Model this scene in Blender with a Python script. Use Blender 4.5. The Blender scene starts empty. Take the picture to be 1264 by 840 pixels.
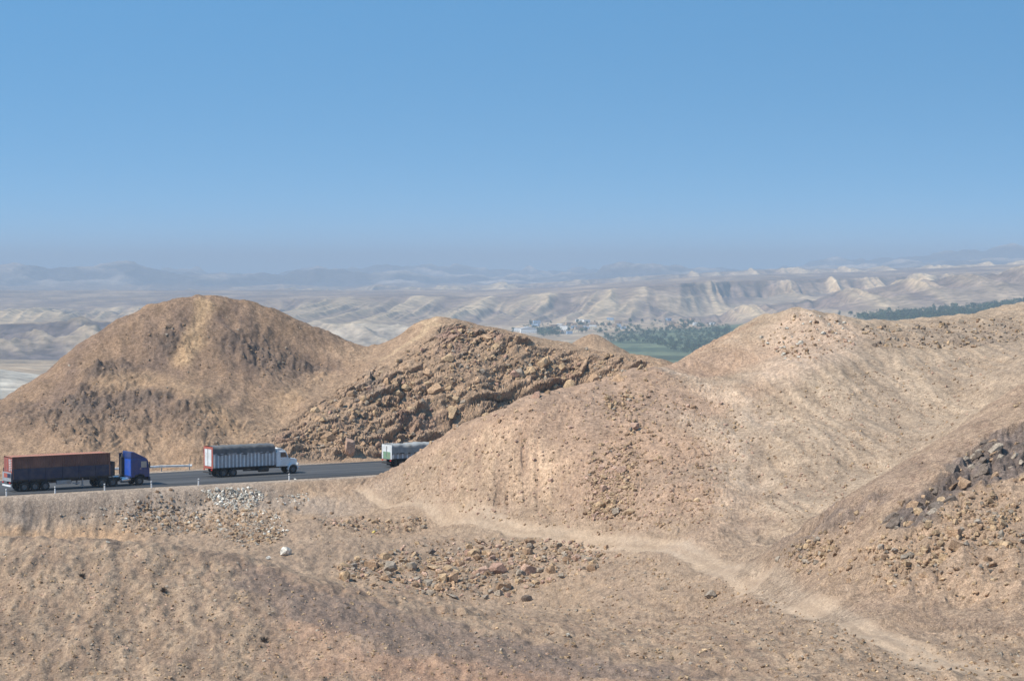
import bpy, bmesh, math, random
import numpy as np
from mathutils import Vector, Matrix, Euler

SC = bpy.context.scene
COL = SC.collection
random.seed(7)
RNG = np.random.default_rng(7)

# ------------------------------------------------------------------ camera
F = 3000.0                     # focal length in photo pixels (1264 wide)
CAM_Z = 26.0
HORIZON = 328.0
PITCH = math.atan((420.0 - HORIZON) / F)
cam = bpy.data.cameras.new('camera')
cam.sensor_width = 36.0
cam.lens = 36.0 * F / 1264.0
cam.clip_start = 1.0
cam.clip_end = 60000.0
cam_o = bpy.data.objects.new('camera', cam)
COL.objects.link(cam_o)
cam_o.location = (0, 0, CAM_Z)
cam_o.rotation_euler = (math.pi / 2 - PITCH, 0, 0)
SC.camera = cam_o

# ------------------------------------------------------------------ sky and sun
SUN_EL = math.radians(50)
SUN_DIR = Vector((-0.86, -0.51))          # horizontal direction towards the sun
SUN_DIR.normalize()
SUN_ROT = math.atan2(SUN_DIR.x, SUN_DIR.y)   # clockwise from +Y
world = bpy.data.worlds.new('World')
SC.world = world
world.use_nodes = True
nt = world.node_tree
bg = nt.nodes['Background']
sky = nt.nodes.new('ShaderNodeTexSky')
sky.sky_type = 'NISHITA'
sky.sun_disc = False
sky.sun_elevation = SUN_EL
sky.sun_rotation = SUN_ROT
sky.altitude = 600
sky.air_density = 1.5
sky.dust_density = 0.0
sky.ozone_density = 1.8
tcw = nt.nodes.new('ShaderNodeTexCoord')
mpw = nt.nodes.new('ShaderNodeVectorMath'); mpw.operation = 'MULTIPLY_ADD'
mpw.inputs[1].default_value = (1, 1, 7.0); mpw.inputs[2].default_value = (0, 0, 0.3)
nmw = nt.nodes.new('ShaderNodeVectorMath'); nmw.operation = 'NORMALIZE'
nt.links.new(tcw.outputs['Generated'], mpw.inputs[0])
nt.links.new(mpw.outputs[0], nmw.inputs[0])
nt.links.new(nmw.outputs[0], sky.inputs['Vector'])
hsv = nt.nodes.new('ShaderNodeHueSaturation'); hsv.inputs['Saturation'].default_value = 1.25; hsv.inputs['Hue'].default_value = 0.488
nt.links.new(sky.outputs[0], hsv.inputs['Color'])
nt.links.new(hsv.outputs[0], bg.inputs[0])
bg.inputs[1].default_value = 0.15
sun = bpy.data.lights.new('sun', 'SUN')
sun.energy = 4.3
sun.angle = math.radians(0.5)
sun.color = (1.0, 0.945, 0.85)
sun_o = bpy.data.objects.new('sun', sun)
COL.objects.link(sun_o)
sd = Vector((SUN_DIR.x * math.cos(SUN_EL), SUN_DIR.y * math.cos(SUN_EL), math.sin(SUN_EL)))
sun_o.rotation_euler = sd.to_track_quat('Z', 'Y').to_euler()
sun_o.location = (0, 0, 200)
SC.view_settings.view_transform = 'Standard'
SC.view_settings.look = 'None'
SC.view_settings.gamma = 1
SC.view_settings.exposure = 0.5
SC.cycles.use_denoising = True
SC.cycles.max_bounces = 6
SC.cycles.volume_bounces = 2

# ------------------------------------------------------------------ small helpers
def lin(r, g, b):
    f = lambda c: (c / 255 / 12.92) if c / 255 <= 0.04045 else ((c / 255 + 0.055) / 1.055) ** 2.4
    return np.array([f(r), f(g), f(b)])

def sm(a, b, x):
    t = np.clip((x - a) / (b - a), 0, 1)
    return t * t * (3 - 2 * t)

def ray(px, py):
    """lateral and downward slope of the sight line through a photo pixel"""
    a, b = (px - 632.0) / F, (420.0 - py) / F
    dy = math.cos(PITCH) + b * math.sin(PITCH)
    dz = -math.sin(PITCH) + b * math.cos(PITCH)
    return a / dy, dz / dy

def tag(o, label=None, cat=None, group=None, kind=None):
    if label: o['label'] = label
    if cat: o['category'] = cat
    if group: o['group'] = group
    if kind: o['kind'] = kind
    return o

def empty(name, loc, rz=0.0):
    o = bpy.data.objects.new(name, None)
    COL.objects.link(o)
    o.location = loc
    o.rotation_euler = (0, 0, rz)
    o.empty_display_size = 0.5
    return o

def link(name, me, mat=None, parent=None):
    o = bpy.data.objects.new(name, me)
    COL.objects.link(o)
    if mat is not None and not me.materials:
        me.materials.append(mat)
    if parent is not None:
        o.parent = parent
    return o

def np_mesh(name, verts, quads, smooth=True):
    """mesh from an (n,3) array and an (m,k) index array, k = 3 or 4"""
    me = bpy.data.meshes.new(name)
    k = quads.shape[1]
    me.vertices.add(len(verts))
    me.vertices.foreach_set('co', np.ascontiguousarray(verts, dtype=np.float32).ravel())
    me.loops.add(len(quads) * k)
    me.loops.foreach_set('vertex_index', np.ascontiguousarray(quads, dtype=np.int32).ravel())
    me.polygons.add(len(quads))
    me.polygons.foreach_set('loop_start', np.arange(0, len(quads) * k, k, dtype=np.int32))
    me.polygons.foreach_set('use_smooth', np.full(len(quads), smooth, dtype=bool))
    me.update(calc_edges=True)
    return me

def set_colour(me, rgb):
    a = me.color_attributes.new('albedo', 'FLOAT_COLOR', 'POINT')
    c = np.ones((len(rgb), 4), dtype=np.float32)
    c[:, :3] = rgb
    a.data.foreach_set('color', c.ravel())

# ------------------------------------------------------------------ noise (numpy)
_perm = np.random.default_rng(3).permutation(4096)
def _hash(ix, iy, seed=0):
    return _perm[(_perm[(ix + seed * 131) & 4095] + iy) & 4095]

def gnoise(x, y, seed=0):
    ix, iy = np.floor(x).astype(np.int64), np.floor(y).astype(np.int64)
    fx, fy = x - ix, y - iy
    u, v = fx * fx * fx * (fx * (fx * 6 - 15) + 10), fy * fy * fy * (fy * (fy * 6 - 15) + 10)
    def g(dx, dy):
        a = _hash(ix + dx, iy + dy, seed) * (2 * math.pi / 4096)
        return np.cos(a) * (fx - dx) + np.sin(a) * (fy - dy)
    n0 = g(0, 0) * (1 - u) + g(1, 0) * u
    n1 = g(0, 1) * (1 - u) + g(1, 1) * u
    return (n0 * (1 - v) + n1 * v) * 1.5

def fbm(x, y, octs=4, seed=0, gain=0.5):
    s, a, t = 0.0, 1.0, 0.0
    for i in range(octs):
        s = s + a * gnoise(x * 2 ** i + 17.3 * i, y * 2 ** i - 9.1 * i, seed + i)
        t += a
        a *= gain
    return s / t

def ridged(x, y, octs=4, seed=0):
    s, a, t = 0.0, 1.0, 0.0
    for i in range(octs):
        s = s + a * (1 - np.abs(gnoise(x * 2 ** i + 5.7 * i, y * 2 ** i + 3.3 * i, seed + i)) * 1.6)
        t += a
        a *= 0.5
    return s / t

def worley(x, y, seed=0):
    """nearest and second nearest distance, and the id, position of the nearest cell"""
    ix, iy = np.floor(x).astype(np.int64), np.floor(y).astype(np.int64)
    d1 = np.full(x.shape, 9.0); d2 = np.full(x.shape, 9.0)
    cid = np.zeros(x.shape); cx = np.zeros(x.shape); cy = np.zeros(x.shape)
    for dx in (-1, 0, 1):
        for dy in (-1, 0, 1):
            h = _hash(ix + dx, iy + dy, seed)
            h2 = _hash(ix + dx + 57, iy + dy + 91, seed + 1)
            px, py = ix + dx + h / 4096, iy + dy + h2 / 4096
            d = np.hypot(px - x, py - y)
            near = d < d1
            d2 = np.where(near, d1, np.minimum(d2, d))
            cid = np.where(near, _hash(ix + dx + 11, iy + dy + 23, seed + 2) / 4096, cid)
            cx = np.where(near, px, cx); cy = np.where(near, py, cy)
            d1 = np.where(near, d, d1)
    return d1, d2, cid, cx, cy

# ------------------------------------------------------------------ materials
def new_mat(name):
    m = bpy.data.materials.new(name)
    m.use_nodes = True
    return m, m.node_tree, m.node_tree.nodes['Principled BSDF']

def earth_mat(name, bump=0.5, s1=0.35, s2=2.2, s3=9.0, stretch=(1, 1, 1), bump_scale=0.2, amp=1.0):
    """soil and rock: the albedo layer broken up by three sizes of grain, with fine relief"""
    m, t, b = new_mat(name)
    N, L = t.nodes.new, t.links.new
    at = N('ShaderNodeAttribute'); at.attribute_name = 'albedo'
    geo = N('ShaderNodeNewGeometry')
    mp = N('ShaderNodeMapping'); mp.inputs['Scale'].default_value = stretch
    L(geo.outputs['Position'], mp.inputs['Vector'])
    col = at.outputs['Color']
    for k, (s, lo, hi) in enumerate(((s1, 0.84, 1.16), (s2, 0.70, 1.30), (s3, 0.55, 1.42))):
        lo, hi = 1 - (1 - lo) * amp, 1 + (hi - 1) * amp
        n = N('ShaderNodeTexNoise'); n.inputs['Scale'].default_value = s
        n.inputs['Detail'].default_value = 5; n.inputs['Roughness'].default_value = 0.65
        L(mp.outputs[0], n.inputs['Vector'])
        r = N('ShaderNodeMapRange')
        r.inputs['From Min'].default_value = 0.36; r.inputs['From Max'].default_value = 0.64
        r.inputs['To Min'].default_value = lo; r.inputs['To Max'].default_value = hi
        L(n.outputs['Fac'], r.inputs['Value'])
        mx = N('ShaderNodeVectorMath'); mx.operation = 'SCALE'
        L(col, mx.inputs[0]); L(r.outputs[0], mx.inputs['Scale'])
        col = mx.outputs[0]
    L(col, b.inputs['Base Color'])
    b.inputs['Roughness'].default_value = 0.97
    b.inputs['Specular IOR Level'].default_value = 0.12
    n = N('ShaderNodeTexNoise'); n.inputs['Scale'].default_value = s2 * 1.6
    n.inputs['Detail'].default_value = 7; n.inputs['Roughness'].default_value = 0.72
    L(mp.outputs[0], n.inputs['Vector'])
    bp = N('ShaderNodeBump'); bp.inputs['Strength'].default_value = bump
    bp.inputs['Distance'].default_value = bump_scale
    L(n.outputs['Fac'], bp.inputs['Height'])
    L(bp.outputs[0], b.inputs['Normal'])
    return m

def plain_mat(name, rgb, rough=0.6, metal=0.0, var=0.15, scale=3.0, spec=0.4, bump=0.0, dirt=None):
    """paint, metal, stone: base colour with mottling and, if asked, dust gathered in patches"""
    m, t, b = new_mat(name)
    N, L = t.nodes.new, t.links.new
    tc = N('ShaderNodeTexCoord')
    n = N('ShaderNodeTexNoise'); n.inputs['Scale'].default_value = scale
    n.inputs['Detail'].default_value = 5; n.inputs['Roughness'].default_value = 0.6
    L(tc.outputs['Object'], n.inputs['Vector'])
    r = N('ShaderNodeMapRange')
    r.inputs['From Min'].default_value = 0.3; r.inputs['From Max'].default_value = 0.7
    r.inputs['To Min'].default_value = 1 - var; r.inputs['To Max'].default_value = 1 + var
    L(n.outputs['Fac'], r.inputs['Value'])
    mx = N('ShaderNodeVectorMath'); mx.operation = 'SCALE'
    mx.inputs[0].default_value = rgb
    L(r.outputs[0], mx.inputs['Scale'])
    col = mx.outputs[0]
    if dirt is not None:
        n2 = N('ShaderNodeTexNoise'); n2.inputs['Scale'].default_value = scale * 0.45
        n2.inputs['Detail'].default_value = 6
        L(tc.outputs['Object'], n2.inputs['Vector'])
        r2 = N('ShaderNodeMapRange')
        r2.inputs['From Min'].default_value = 0.42; r2.inputs['From Max'].default_value = 0.72
        r2.inputs['To Max'].default_value = dirt[3]
        L(n2.outputs['Fac'], r2.inputs['Value'])
        mc = N('ShaderNodeMix'); mc.data_type = 'RGBA'
        L(r2.outputs[0], mc.inputs['Factor']); L(col, mc.inputs['A'])
        mc.inputs['B'].default_value = (*dirt[:3], 1)
        col = mc.outputs['Result']
    L(col, b.inputs['Base Color'])
    b.inputs['Roughness'].default_value = rough
    b.inputs['Metallic'].default_value = metal
    b.inputs['Specular IOR Level'].default_value = spec
    if bump:
        bp = N('ShaderNodeBump'); bp.inputs['Strength'].default_value = bump; bp.inputs['Distance'].default_value = 0.1
        L(n.outputs['Fac'], bp.inputs['Height']); L(bp.outputs[0], b.inputs['Normal'])
    return m
# ================================================================== NEAR TERRAIN
# spot heights: V(px, py, distance) on a sight line, W(px, distance, height) where the photo cannot see
CTRL = []
def V(reg, *pts):
    for px, py, d in pts:
        u, k = ray(px, py)
        CTRL.append((u * d, d, CAM_Z + k * d, reg))
def W(reg, *pts):
    for px, d, z in pts:
        CTRL.append(((px - 632.0) / F * d, d, z, reg))

GROUND, BROWN, ROCKY, SPUR, SIDE, OUT = range(6)
V(GROUND, (-90, 840, 150), (0, 840, 150), (200, 840, 150), (420, 840, 150), (650, 840, 148), (800, 840, 143), (930, 840, 139),
  (1080, 836, 138), (1200, 833, 140), (1264, 835, 137), (1350, 840, 137),
  (-90, 668, 195), (0, 668, 195), (150, 668, 199), (300, 690, 198), (420, 735, 188), (560, 770, 179), (760, 815, 160), (950, 838, 144),
  (0, 750, 172), (200, 750, 173), (400, 780, 166), (600, 805, 158), (300, 720, 186), (100, 700, 186), (-90, 740, 173),
  (60, 657, 271), (170, 657, 272), (-90, 660, 270), (250, 662, 268), (330, 680, 250),
  (420, 722, 226), (560, 745, 228), (760, 760, 208), (760, 720, 224), (950, 780, 166),
  (600, 705, 240), (480, 700, 240), (700, 690, 244), (700, 742, 226), (420, 690, 243), (480, 728, 228), (430, 668, 256),
  (540, 660, 260), (600, 664, 254), (430, 600, 297), (430, 640, 273), (500, 640, 270), (380, 640, 270),
  (490, 620, 282), (560, 640, 268), (640, 655, 256), (740, 668, 246), (810, 675, 236), (870, 692, 222), (930, 722, 201),
  (1000, 752, 180), (1060, 780, 165), (1140, 810, 150), (850, 740, 204), (900, 770, 182), (1000, 800, 156), (1200, 790, 154), (1264, 795, 150))
W(GROUND, (60, 225, -0.6), (-90, 225, -0.6), (180, 225, -0.6), (300, 224, -1.6), (0, 75, 6), (632, 75, 6), (1264, 75, 6), (0, 115, 0.5), (632, 115, 0.5), (1264, 115, 1.2),
  (-1500, 75, 6), (2700, 75, 6), (-600, 160, 4), (-600, 250, -3), (-300, 160, 4), (-300, 240, -2))
for q in ((0, 0, 24.2), (-60, 0, 24), (60, 0, 24), (0, 40, 15), (-40, 40, 15), (40, 40, 15), (0, -60, 26), (-90, -60, 26), (90, -60, 26)):
    CTRL.append((*q, GROUND))

# the highway: straight bench, near edge through these two points
RD0 = np.array([-57.9, 274.6]); RDD = np.array([0.827, 0.562]); RDD = RDD / np.linalg.norm(RDD)
RDN = np.array([-RDD[1], RDD[0]])
ROAD_W = 17.6
def road_ts(x, y):
    dx, dy = x - RD0[0], y - RD0[1]
    return dx * RDD[0] + dy * RDD[1], dx * RDN[0] + dy * RDN[1]
def road_pt(t, s, z=0.0):
    p = RD0 + RDD * t + RDN * s
    return Vector((p[0], p[1], z))
for t in np.arange(-70, 100, 11.0):
    for s_ in (0.5, 9, 18.5):
        p = road_pt(t, s_)
        CTRL.append((p.x, p.y, 0.0, GROUND))
for t in np.arange(-70, 26, 9.0):      # foot of the road bank
    p = road_pt(t, -7.0); CTRL.append((p.x, p.y, -3.4, GROUND))
    p = road_pt(t, -1.5); CTRL.append((p.x, p.y, -0.1, GROUND))
p = road_pt(36, -7.0); CTRL.append((p.x, p.y, -2.2, GROUND))

V(SPUR, (495, 578, 297), (520, 556, 292), (540, 540, 287), (620, 510, 276), (700, 480, 282), (790, 455, 290), (830, 450, 297),
  (560, 600, 272), (600, 580, 268), (640, 600, 265), (600, 545, 274), (720, 600, 258), (720, 540, 268), (800, 560, 262), (800, 620, 247),
  (850, 500, 276), (860, 600, 247), (880, 650, 232), (660, 555, 268), (870, 465, 293), (900, 440, 297), (845, 445, 312))
W(SPUR, (520, 299, 0.5), (620, 300, 3), (700, 312, 3), (790, 322, 5), (830, 330, 8))
V(SIDE, (930, 600, 250), (935, 520, 268), (925, 460, 286), (905, 660, 231), (940, 420, 299), (985, 382, 303), (1020, 385, 304), (1050, 396, 308),
  (1100, 398, 312), (1150, 392, 316), (1200, 390, 320), (1264, 383, 320), (1350, 378, 320), (940, 390, 322), (900, 412, 327), (865, 436, 330),
  (1000, 450, 281), (1000, 550, 256), (1000, 620, 241), (960, 670, 231), (1100, 450, 283), (1100, 520, 266), (1100, 580, 250),
  (1200, 450, 283), (1200, 500, 268), (1264, 430, 290), (1180, 515, 262), (1264, 452, 272), (1264, 376, 370), (1200, 389, 360))
W(SIDE, (1264, 234, 13.2), (1180, 226, 9.6), (1100, 216, 6.2), (1264, 252, 13.6), (1180, 244, 8.8), (1100, 236, 4.6), (1020, 216, 2.6), (1264, 400, 10), (1200, 343, 16.5), (1000, 335, 10), (1100, 345, 9), (940, 350, 9), (860, 360, 5), (1600, 300, 18), (1900, 300, 18))
V(OUT, (1264, 470, 215), (1180, 530, 205), (1100, 590, 196), (1020, 640, 195), (950, 690, 202), (1090, 740, 173), (1180, 755, 166), (1264, 765, 161),
  (1000, 715, 190), (1180, 600, 189), (1264, 550, 196), (1264, 650, 178), (1100, 660, 184), (1180, 680, 177), (1060, 700, 182), (1350, 500, 200), (1350, 700, 168), (1400, 440, 222))
W(OUT, (1900, 200, 18), (1700, 170, 11))
W(ROCKY, (300, 317, 0.3), (400, 323, 0.4), (480, 329, 0.5), (560, 335, 0.5), (640, 341, 0.6), (720, 346, 2))
V(ROCKY, (350, 540, 322), (400, 510, 329), (460, 480, 336), (520, 450, 342), (540, 400, 352), (540, 393, 356), (600, 403, 354), (650, 415, 354),
  (680, 426, 355), (700, 420, 358), (740, 433, 358), (800, 442, 357), (830, 448, 355), (440, 525, 330), (480, 540, 331), (540, 510, 337),
  (600, 480, 341), (600, 440, 347), (660, 470, 346), (740, 460, 350), (520, 396, 358), (465, 435, 352), (400, 485, 338), (350, 525, 328))
W(ROCKY, (540, 376, 9), (600, 374, 9), (700, 380, 6), (800, 378, 6), (465, 372, 6), (730, 446, 7), (665, 420, 8.5), (800, 420, 8.5))
V(ROCKY, (730, 412, 420))
W(BROWN, (0, 303, 0.3), (100, 307, 0.3), (200, 312, 0.3), (-120, 300, 0.2))
V(BROWN, (0, 495, 335), (0, 565, 311), (100, 425, 344), (165, 385, 350), (245, 364, 354), (300, 373, 354), (380, 400, 356), (430, 420, 358),
  (460, 434, 360), (100, 500, 328), (100, 550, 313), (200, 450, 337), (200, 520, 322), (290, 450, 340), (290, 530, 323), (380, 450, 346),
  (360, 490, 334), (240, 490, 326), (250, 545, 316), (-100, 540, 325), (-200, 560, 318))
W(BROWN, (245, 374, 13), (0, 360, -2), (100, 366, 4), (-120, 350, -5), (380, 380, 6), (-700, 330, -4), (-1400, 300, -4))
for px in range(-300, 1700, 155):
    W(BROWN if px < 400 else (ROCKY if px < 840 else SIDE), (px, 432 if not 600 < px < 860 else 455, -10 if not 600 < px < 860 else 2), (px, 490, -27))
W(BROWN, (-1300, 480, -25)); W(SIDE, (2600, 480, -25))

CT = np.array([c[:3] for c in CTRL]); CREG = np.array([c[3] for c in CTRL])
RBF_C = 3.0
def _phi(r2): return np.sqrt(r2 + RBF_C ** 2)
_n = len(CT)
_d2 = (CT[:, None, 0] - CT[None, :, 0]) ** 2 + (CT[:, None, 1] - CT[None, :, 1]) ** 2
_A = np.zeros((_n + 3, _n + 3))
_A[:_n, :_n] = _phi(_d2) - 0.25 * np.eye(_n)
_A[:_n, _n] = 1; _A[:_n, _n + 1:] = CT[:, :2] / 100
_A[_n:, :_n] = _A[:_n, _n:].T
_w = np.linalg.solve(_A, np.concatenate([CT[:, 2], np.zeros(3)])).astype(np.float32)

def rbf(x, y):
    sh = x.shape
    x, y = x.ravel().astype(np.float32), y.ravel().astype(np.float32)
    z = np.empty(len(x), np.float32)
    cx, cy = CT[:, 0].astype(np.float32), CT[:, 1].astype(np.float32)
    for i in range(0, len(x), 20000):
        s = slice(i, i + 20000)
        r2 = (x[s, None] - cx) ** 2 + (y[s, None] - cy) ** 2
        z[s] = np.sqrt(r2 + RBF_C ** 2) @ _w[:_n] + _w[_n] + (x[s] * _w[_n + 1] + y[s] * _w[_n + 2]) / 100
    return z.reshape(sh).astype(np.float64)

# sampling of the ground: finest where it lies in view
_pc = np.concatenate([np.linspace(-1500, -60, 36)[:-1], np.arange(-60, 1326, 1.3), np.linspace(1326, 2700, 36)[1:]])
UC = (_pc - 632.0) / F
YR = np.concatenate([np.linspace(-60, 0.5, 10), np.linspace(0.5, 130, 30)[1:-1], np.arange(130, 205, 0.42), np.arange(205, 252, 0.5), np.arange(252, 314, 0.38), np.arange(314, 359, 0.22), np.linspace(359.3, 490, 55)])
NR, NC = len(YR), len(UC)
GY = np.repeat(YR[:, None], NC, 1)
GX = UC[None, :] * np.maximum(np.abs(GY), 60.0)
# coarse solve, bilinear to the fine grid would blur: evaluate directly
ZB = rbf(GX, GY)
T_, S_ = road_ts(GX, GY)
on_len = (1 - sm(88, 100, T_))
bench = sm(-5.0, -1.2, S_) * (1 - sm(19.6, 22.5, S_)) * on_len
ZB = ZB * (1 - bench) + 0.0 * bench

def hit(px, py, zfield=None, lo=132.0):
    """where the sight line through a photo pixel meets the ground"""
    zf = ZB if zfield is None else zfield
    u, k = ray(px, py)
    j = np.clip(np.searchsorted(UC, u) - 1, 0, NC - 2)
    a = (u - UC[j]) / (UC[j + 1] - UC[j])
    zc = zf[:, j] * (1 - a) + zf[:, j + 1] * a
    g = zc - (CAM_Z + k * YR)
    i0 = np.searchsorted(YR, lo)
    idx = np.nonzero(g[i0:] >= 0)[0]
    if len(idx) == 0:
        return None
    i = idx[0] + i0
    y = YR[i]
    if i > i0 and g[i] != g[i - 1]:
        y = YR[i - 1] + (YR[i] - YR[i - 1]) * (-g[i - 1]) / (g[i] - g[i - 1])
    return (u * y, y, CAM_Z + k * y)

def ground_z(x, y, zf):
    j = np.clip(np.searchsorted(UC, x / np.maximum(y, 60)) - 1, 0, NC - 2)
    i = np.clip(np.searchsorted(YR, y) - 1, 0, NR - 2)
    a = np.clip((x / np.maximum(y, 60) - UC[j]) / (UC[j + 1] - UC[j]), 0, 1)
    b = np.clip((y - YR[i]) / (YR[i + 1] - YR[i]), 0, 1)
    return (zf[i, j] * (1 - a) + zf[i, j + 1] * a) * (1 - b) + (zf[i + 1, j] * (1 - a) + zf[i + 1, j + 1] * a) * b

def poly_world(pts):
    return np.array([hit(px, py)[:2] for px, py in pts if hit(px, py) is not None])

def poly_dist(P, x, y, closed=True):
    """signed plan distance (inside positive) to a polygon, or plain distance to a line"""
    n = len(P); d = np.full(x.shape, 1e9); ins = np.zeros(x.shape, bool)
    for i in range(n if closed else n - 1):
        a, b = P[i], P[(i + 1) % n]
        ex, ey = b - a
        t = np.clip(((x - a[0]) * ex + (y - a[1]) * ey) / max(ex * ex + ey * ey, 1e-9), 0, 1)
        d = np.minimum(d, np.hypot(x - a[0] - t * ex, y - a[1] - t * ey))
        if closed:
            c = ((a[1] > y) != (b[1] > y))
            with np.errstate(divide='ignore', invalid='ignore'):
                ins ^= c & (x < (b[0] - a[0]) * (y - a[1]) / (b[1] - a[1]) + a[0])
    return np.where(ins, d, -d) if closed else d

def area(pts, soft=2.0, rag=2.5, seed=1, sc=6.0):
    """soft-edged patch of ground, its outline ragged"""
    d = poly_dist(poly_world(pts), GX, GY) + rag * fbm(GX / sc, GY / sc, 3, seed)
    return sm(-soft, soft, d)

def line(pts, width, soft=1.0, rag=0.6, seed=1):
    d = poly_dist(poly_world(pts), GX, GY, False) + rag * fbm(GX / 4, GY / 4, 3, seed)
    return 1 - sm(width - soft, width + soft, d)

# soft share of every piece of ground
RW = []
for r in range(6):
    c = CT[CREG == r]
    d = np.full(GX.shape, 1e9)
    for q in c:
        np.minimum(d, (GX - q[0]) ** 2 + (GY - q[1]) ** 2, out=d)
    RW.append(np.sqrt(d))
RW = np.array(RW)
REG = np.argmin(RW, axis=0)
RW = np.exp(-(RW - RW.min(axis=0)) / 2.2)
RW /= RW.sum(axis=0)
wG, wB, wR, wS, wD, wO = RW

# ---- named patches
mRock = area([(330, 562), (345, 535), (375, 505), (420, 480), (470, 452), (515, 428), (548, 405), (580, 405), (640, 416), (668, 430), (700, 428), (760, 440),
              (800, 446), (812, 455), (770, 472), (700, 498), (620, 520), (545, 548), (520, 560), (480, 566)], 1.2, 2.0, 11, 5.0) * wR
mRock = np.clip(mRock * 1.5, 0, 1)
mTrack = line([(500, 622), (560, 638), (640, 655), (740, 668), (810, 674), (870, 690), (930, 720), (1000, 750), (1060, 778), (1140, 808), (1230, 832)], 1.35, 0.6, 0.8, 21)
mTrackA = line([(440, 604), (500, 622), (560, 638), (640, 655)], 0.55, 0.35, 0.3, 25)
mTrack = np.maximum(mTrack * sm(-20, -2, GX), mTrackA)
mTrack2 = line([(380, 668), (470, 662), (560, 655), (640, 655)], 1.0, 0.7, 0.5, 22) * 0.6
mTrack3 = np.clip(area([(-40, 655), (100, 655), (175, 655), (170, 664), (90, 668), (-40, 664)], 2.0, 1.5, 23), 0, 1)
mBand = area([(1092, 645), (1108, 626), (1150, 598), (1182, 565), (1228, 535), (1290, 515), (1300, 560), (1235, 592), (1190, 602), (1150, 640), (1112, 662)], 0.5, 1.0, 31, 1.6)
mBand2 = area([(945, 682), (985, 654), (1040, 632), (1092, 602), (1096, 612), (1060, 640), (1010, 664), (975, 690)], 0.6, 1.6, 32, 1.6)
mCliff = area([(1000, 705), (1100, 640), (1200, 560), (1300, 500), (1300, 760), (1180, 748), (1090, 735)], 2.0, 3.0, 33, 6.0)
mPale1 = line([(830, 458), (880, 482), (920, 500), (945, 520)], 1.7, 1.2, 1.2, 41)
mPale2 = line([(840, 512), (895, 538), (912, 570), (915, 600), (905, 625)], 1.9, 1.9, 2.2, 42)
mGul = line([(925, 462), (932, 490), (938, 520), (935, 560), (930, 600), (915, 640), (905, 655)], 1.0, 0.6, 0.6, 46)
mFlute = area([(490, 585), (540, 555), (640, 540), (700, 560), (690, 625), (640, 640), (560, 625), (500, 610)], 2.0, 2.5, 43, 5.0)
mTop = area([(920, 430), (985, 382), (1050, 398), (1075, 410), (1040, 440), (980, 470), (930, 470)], 3.0, 3.0, 44, 7.0)
mRocksTop = area([(1060, 402), (1150, 396), (1290, 388), (1290, 420), (1180, 430), (1080, 425)], 3.0, 3.0, 45, 7.0)
mRed = area([(500, 720), (380, 740), (330, 700), (400, 745), (470, 790), (700, 830), (900, 850), (600, 900), (420, 850), (330, 780)], 4.0, 6.0, 51, 12.0)
mDarkF = area([(300, 692), (420, 736), (560, 771), (760, 816), (920, 839), (640, 835), (480, 800), (380, 770), (290, 720)], 1.5, 3.0, 52, 6.0)
mGrey = area([(0, 612), (180, 600), (300, 594), (480, 587), (490, 610), (420, 640), (360, 625), (250, 640), (100, 645), (0, 650)], 2.0, 2.0, 53, 6.0)
mSand = line([(252, 375), (246, 400), (238, 425), (225, 445)], 1.3, 1.0, 0.8, 61)
mSand2 = np.clip(line([(300, 545), (270, 510), (235, 480), (190, 470), (140, 475)], 2.4, 2.0, 1.5, 62) + line([(330, 540), (350, 500), (400, 465)], 2.0, 1.6, 1.0, 63), 0, 1)
mPath = np.clip(line([(540, 393), (520, 412), (490, 432), (470, 445)], 0.7, 0.4, 0.2, 64) + line([(505, 393), (520, 398), (540, 402)], 0.5, 0.3, 0.2, 64), 0, 1)
mCrag = 0.45 * sm(0.12, 0.4, fbm(GX / 13, GY / 16, 4, 71)) * wB * (1 - sm(15, 19, ZB))
for i_, P_ in enumerate(([(55, 505), (110, 468), (165, 488), (155, 540), (100, 558), (55, 540)], [(155, 478), (200, 480), (195, 545), (155, 556)], [(192, 415), (225, 406), (245, 425), (225, 442), (195, 434)],
                         [(105, 455), (150, 438), (175, 465), (130, 482)], [(280, 410), (330, 412), (365, 450), (330, 468), (288, 452)], [(335, 428), (400, 436), (415, 470), (350, 474)], [(200, 515), (250, 490), (288, 520), (272, 552), (208, 552)])):
    mCrag = np.maximum(mCrag, area(P_, 2.0, 4.0, 72 + i_, 5.0) * wB * 0.9)

# ---- relief
DX, DY = GX, GY
Z = ZB.copy()
free = 1 - np.clip(bench * 1.2, 0, 1)
n10 = fbm(DX / 11, DY / 11, 5, 100)
n3 = fbm(DX / 3.0, DY / (4.5 + 3.0 * wD + 7.5 * wG), 4, 101)
n1 = fbm(DX / 1.1, DY / (1.7 + 0.8 * wD + 2.5 * wG), 3, 102)
rill = ridged(DX / 7 + 0.4 * n3, DY / 30, 3, 103)
# brown hill: bulges and rills
Z += wB * (1.1 * n10 + 0.45 * (rill - 0.6) + 0.42 * n3 + 0.16 * n1 + mCrag * (0.6 * np.abs(n3) + 0.5 * n1 + 1.1 * np.abs(gnoise(DX / 2.0 + 0.4 * n3, DY / 2.8, 150)) + 0.5 * np.abs(gnoise(DX / 0.9, DY / 1.3, 151))))
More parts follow.
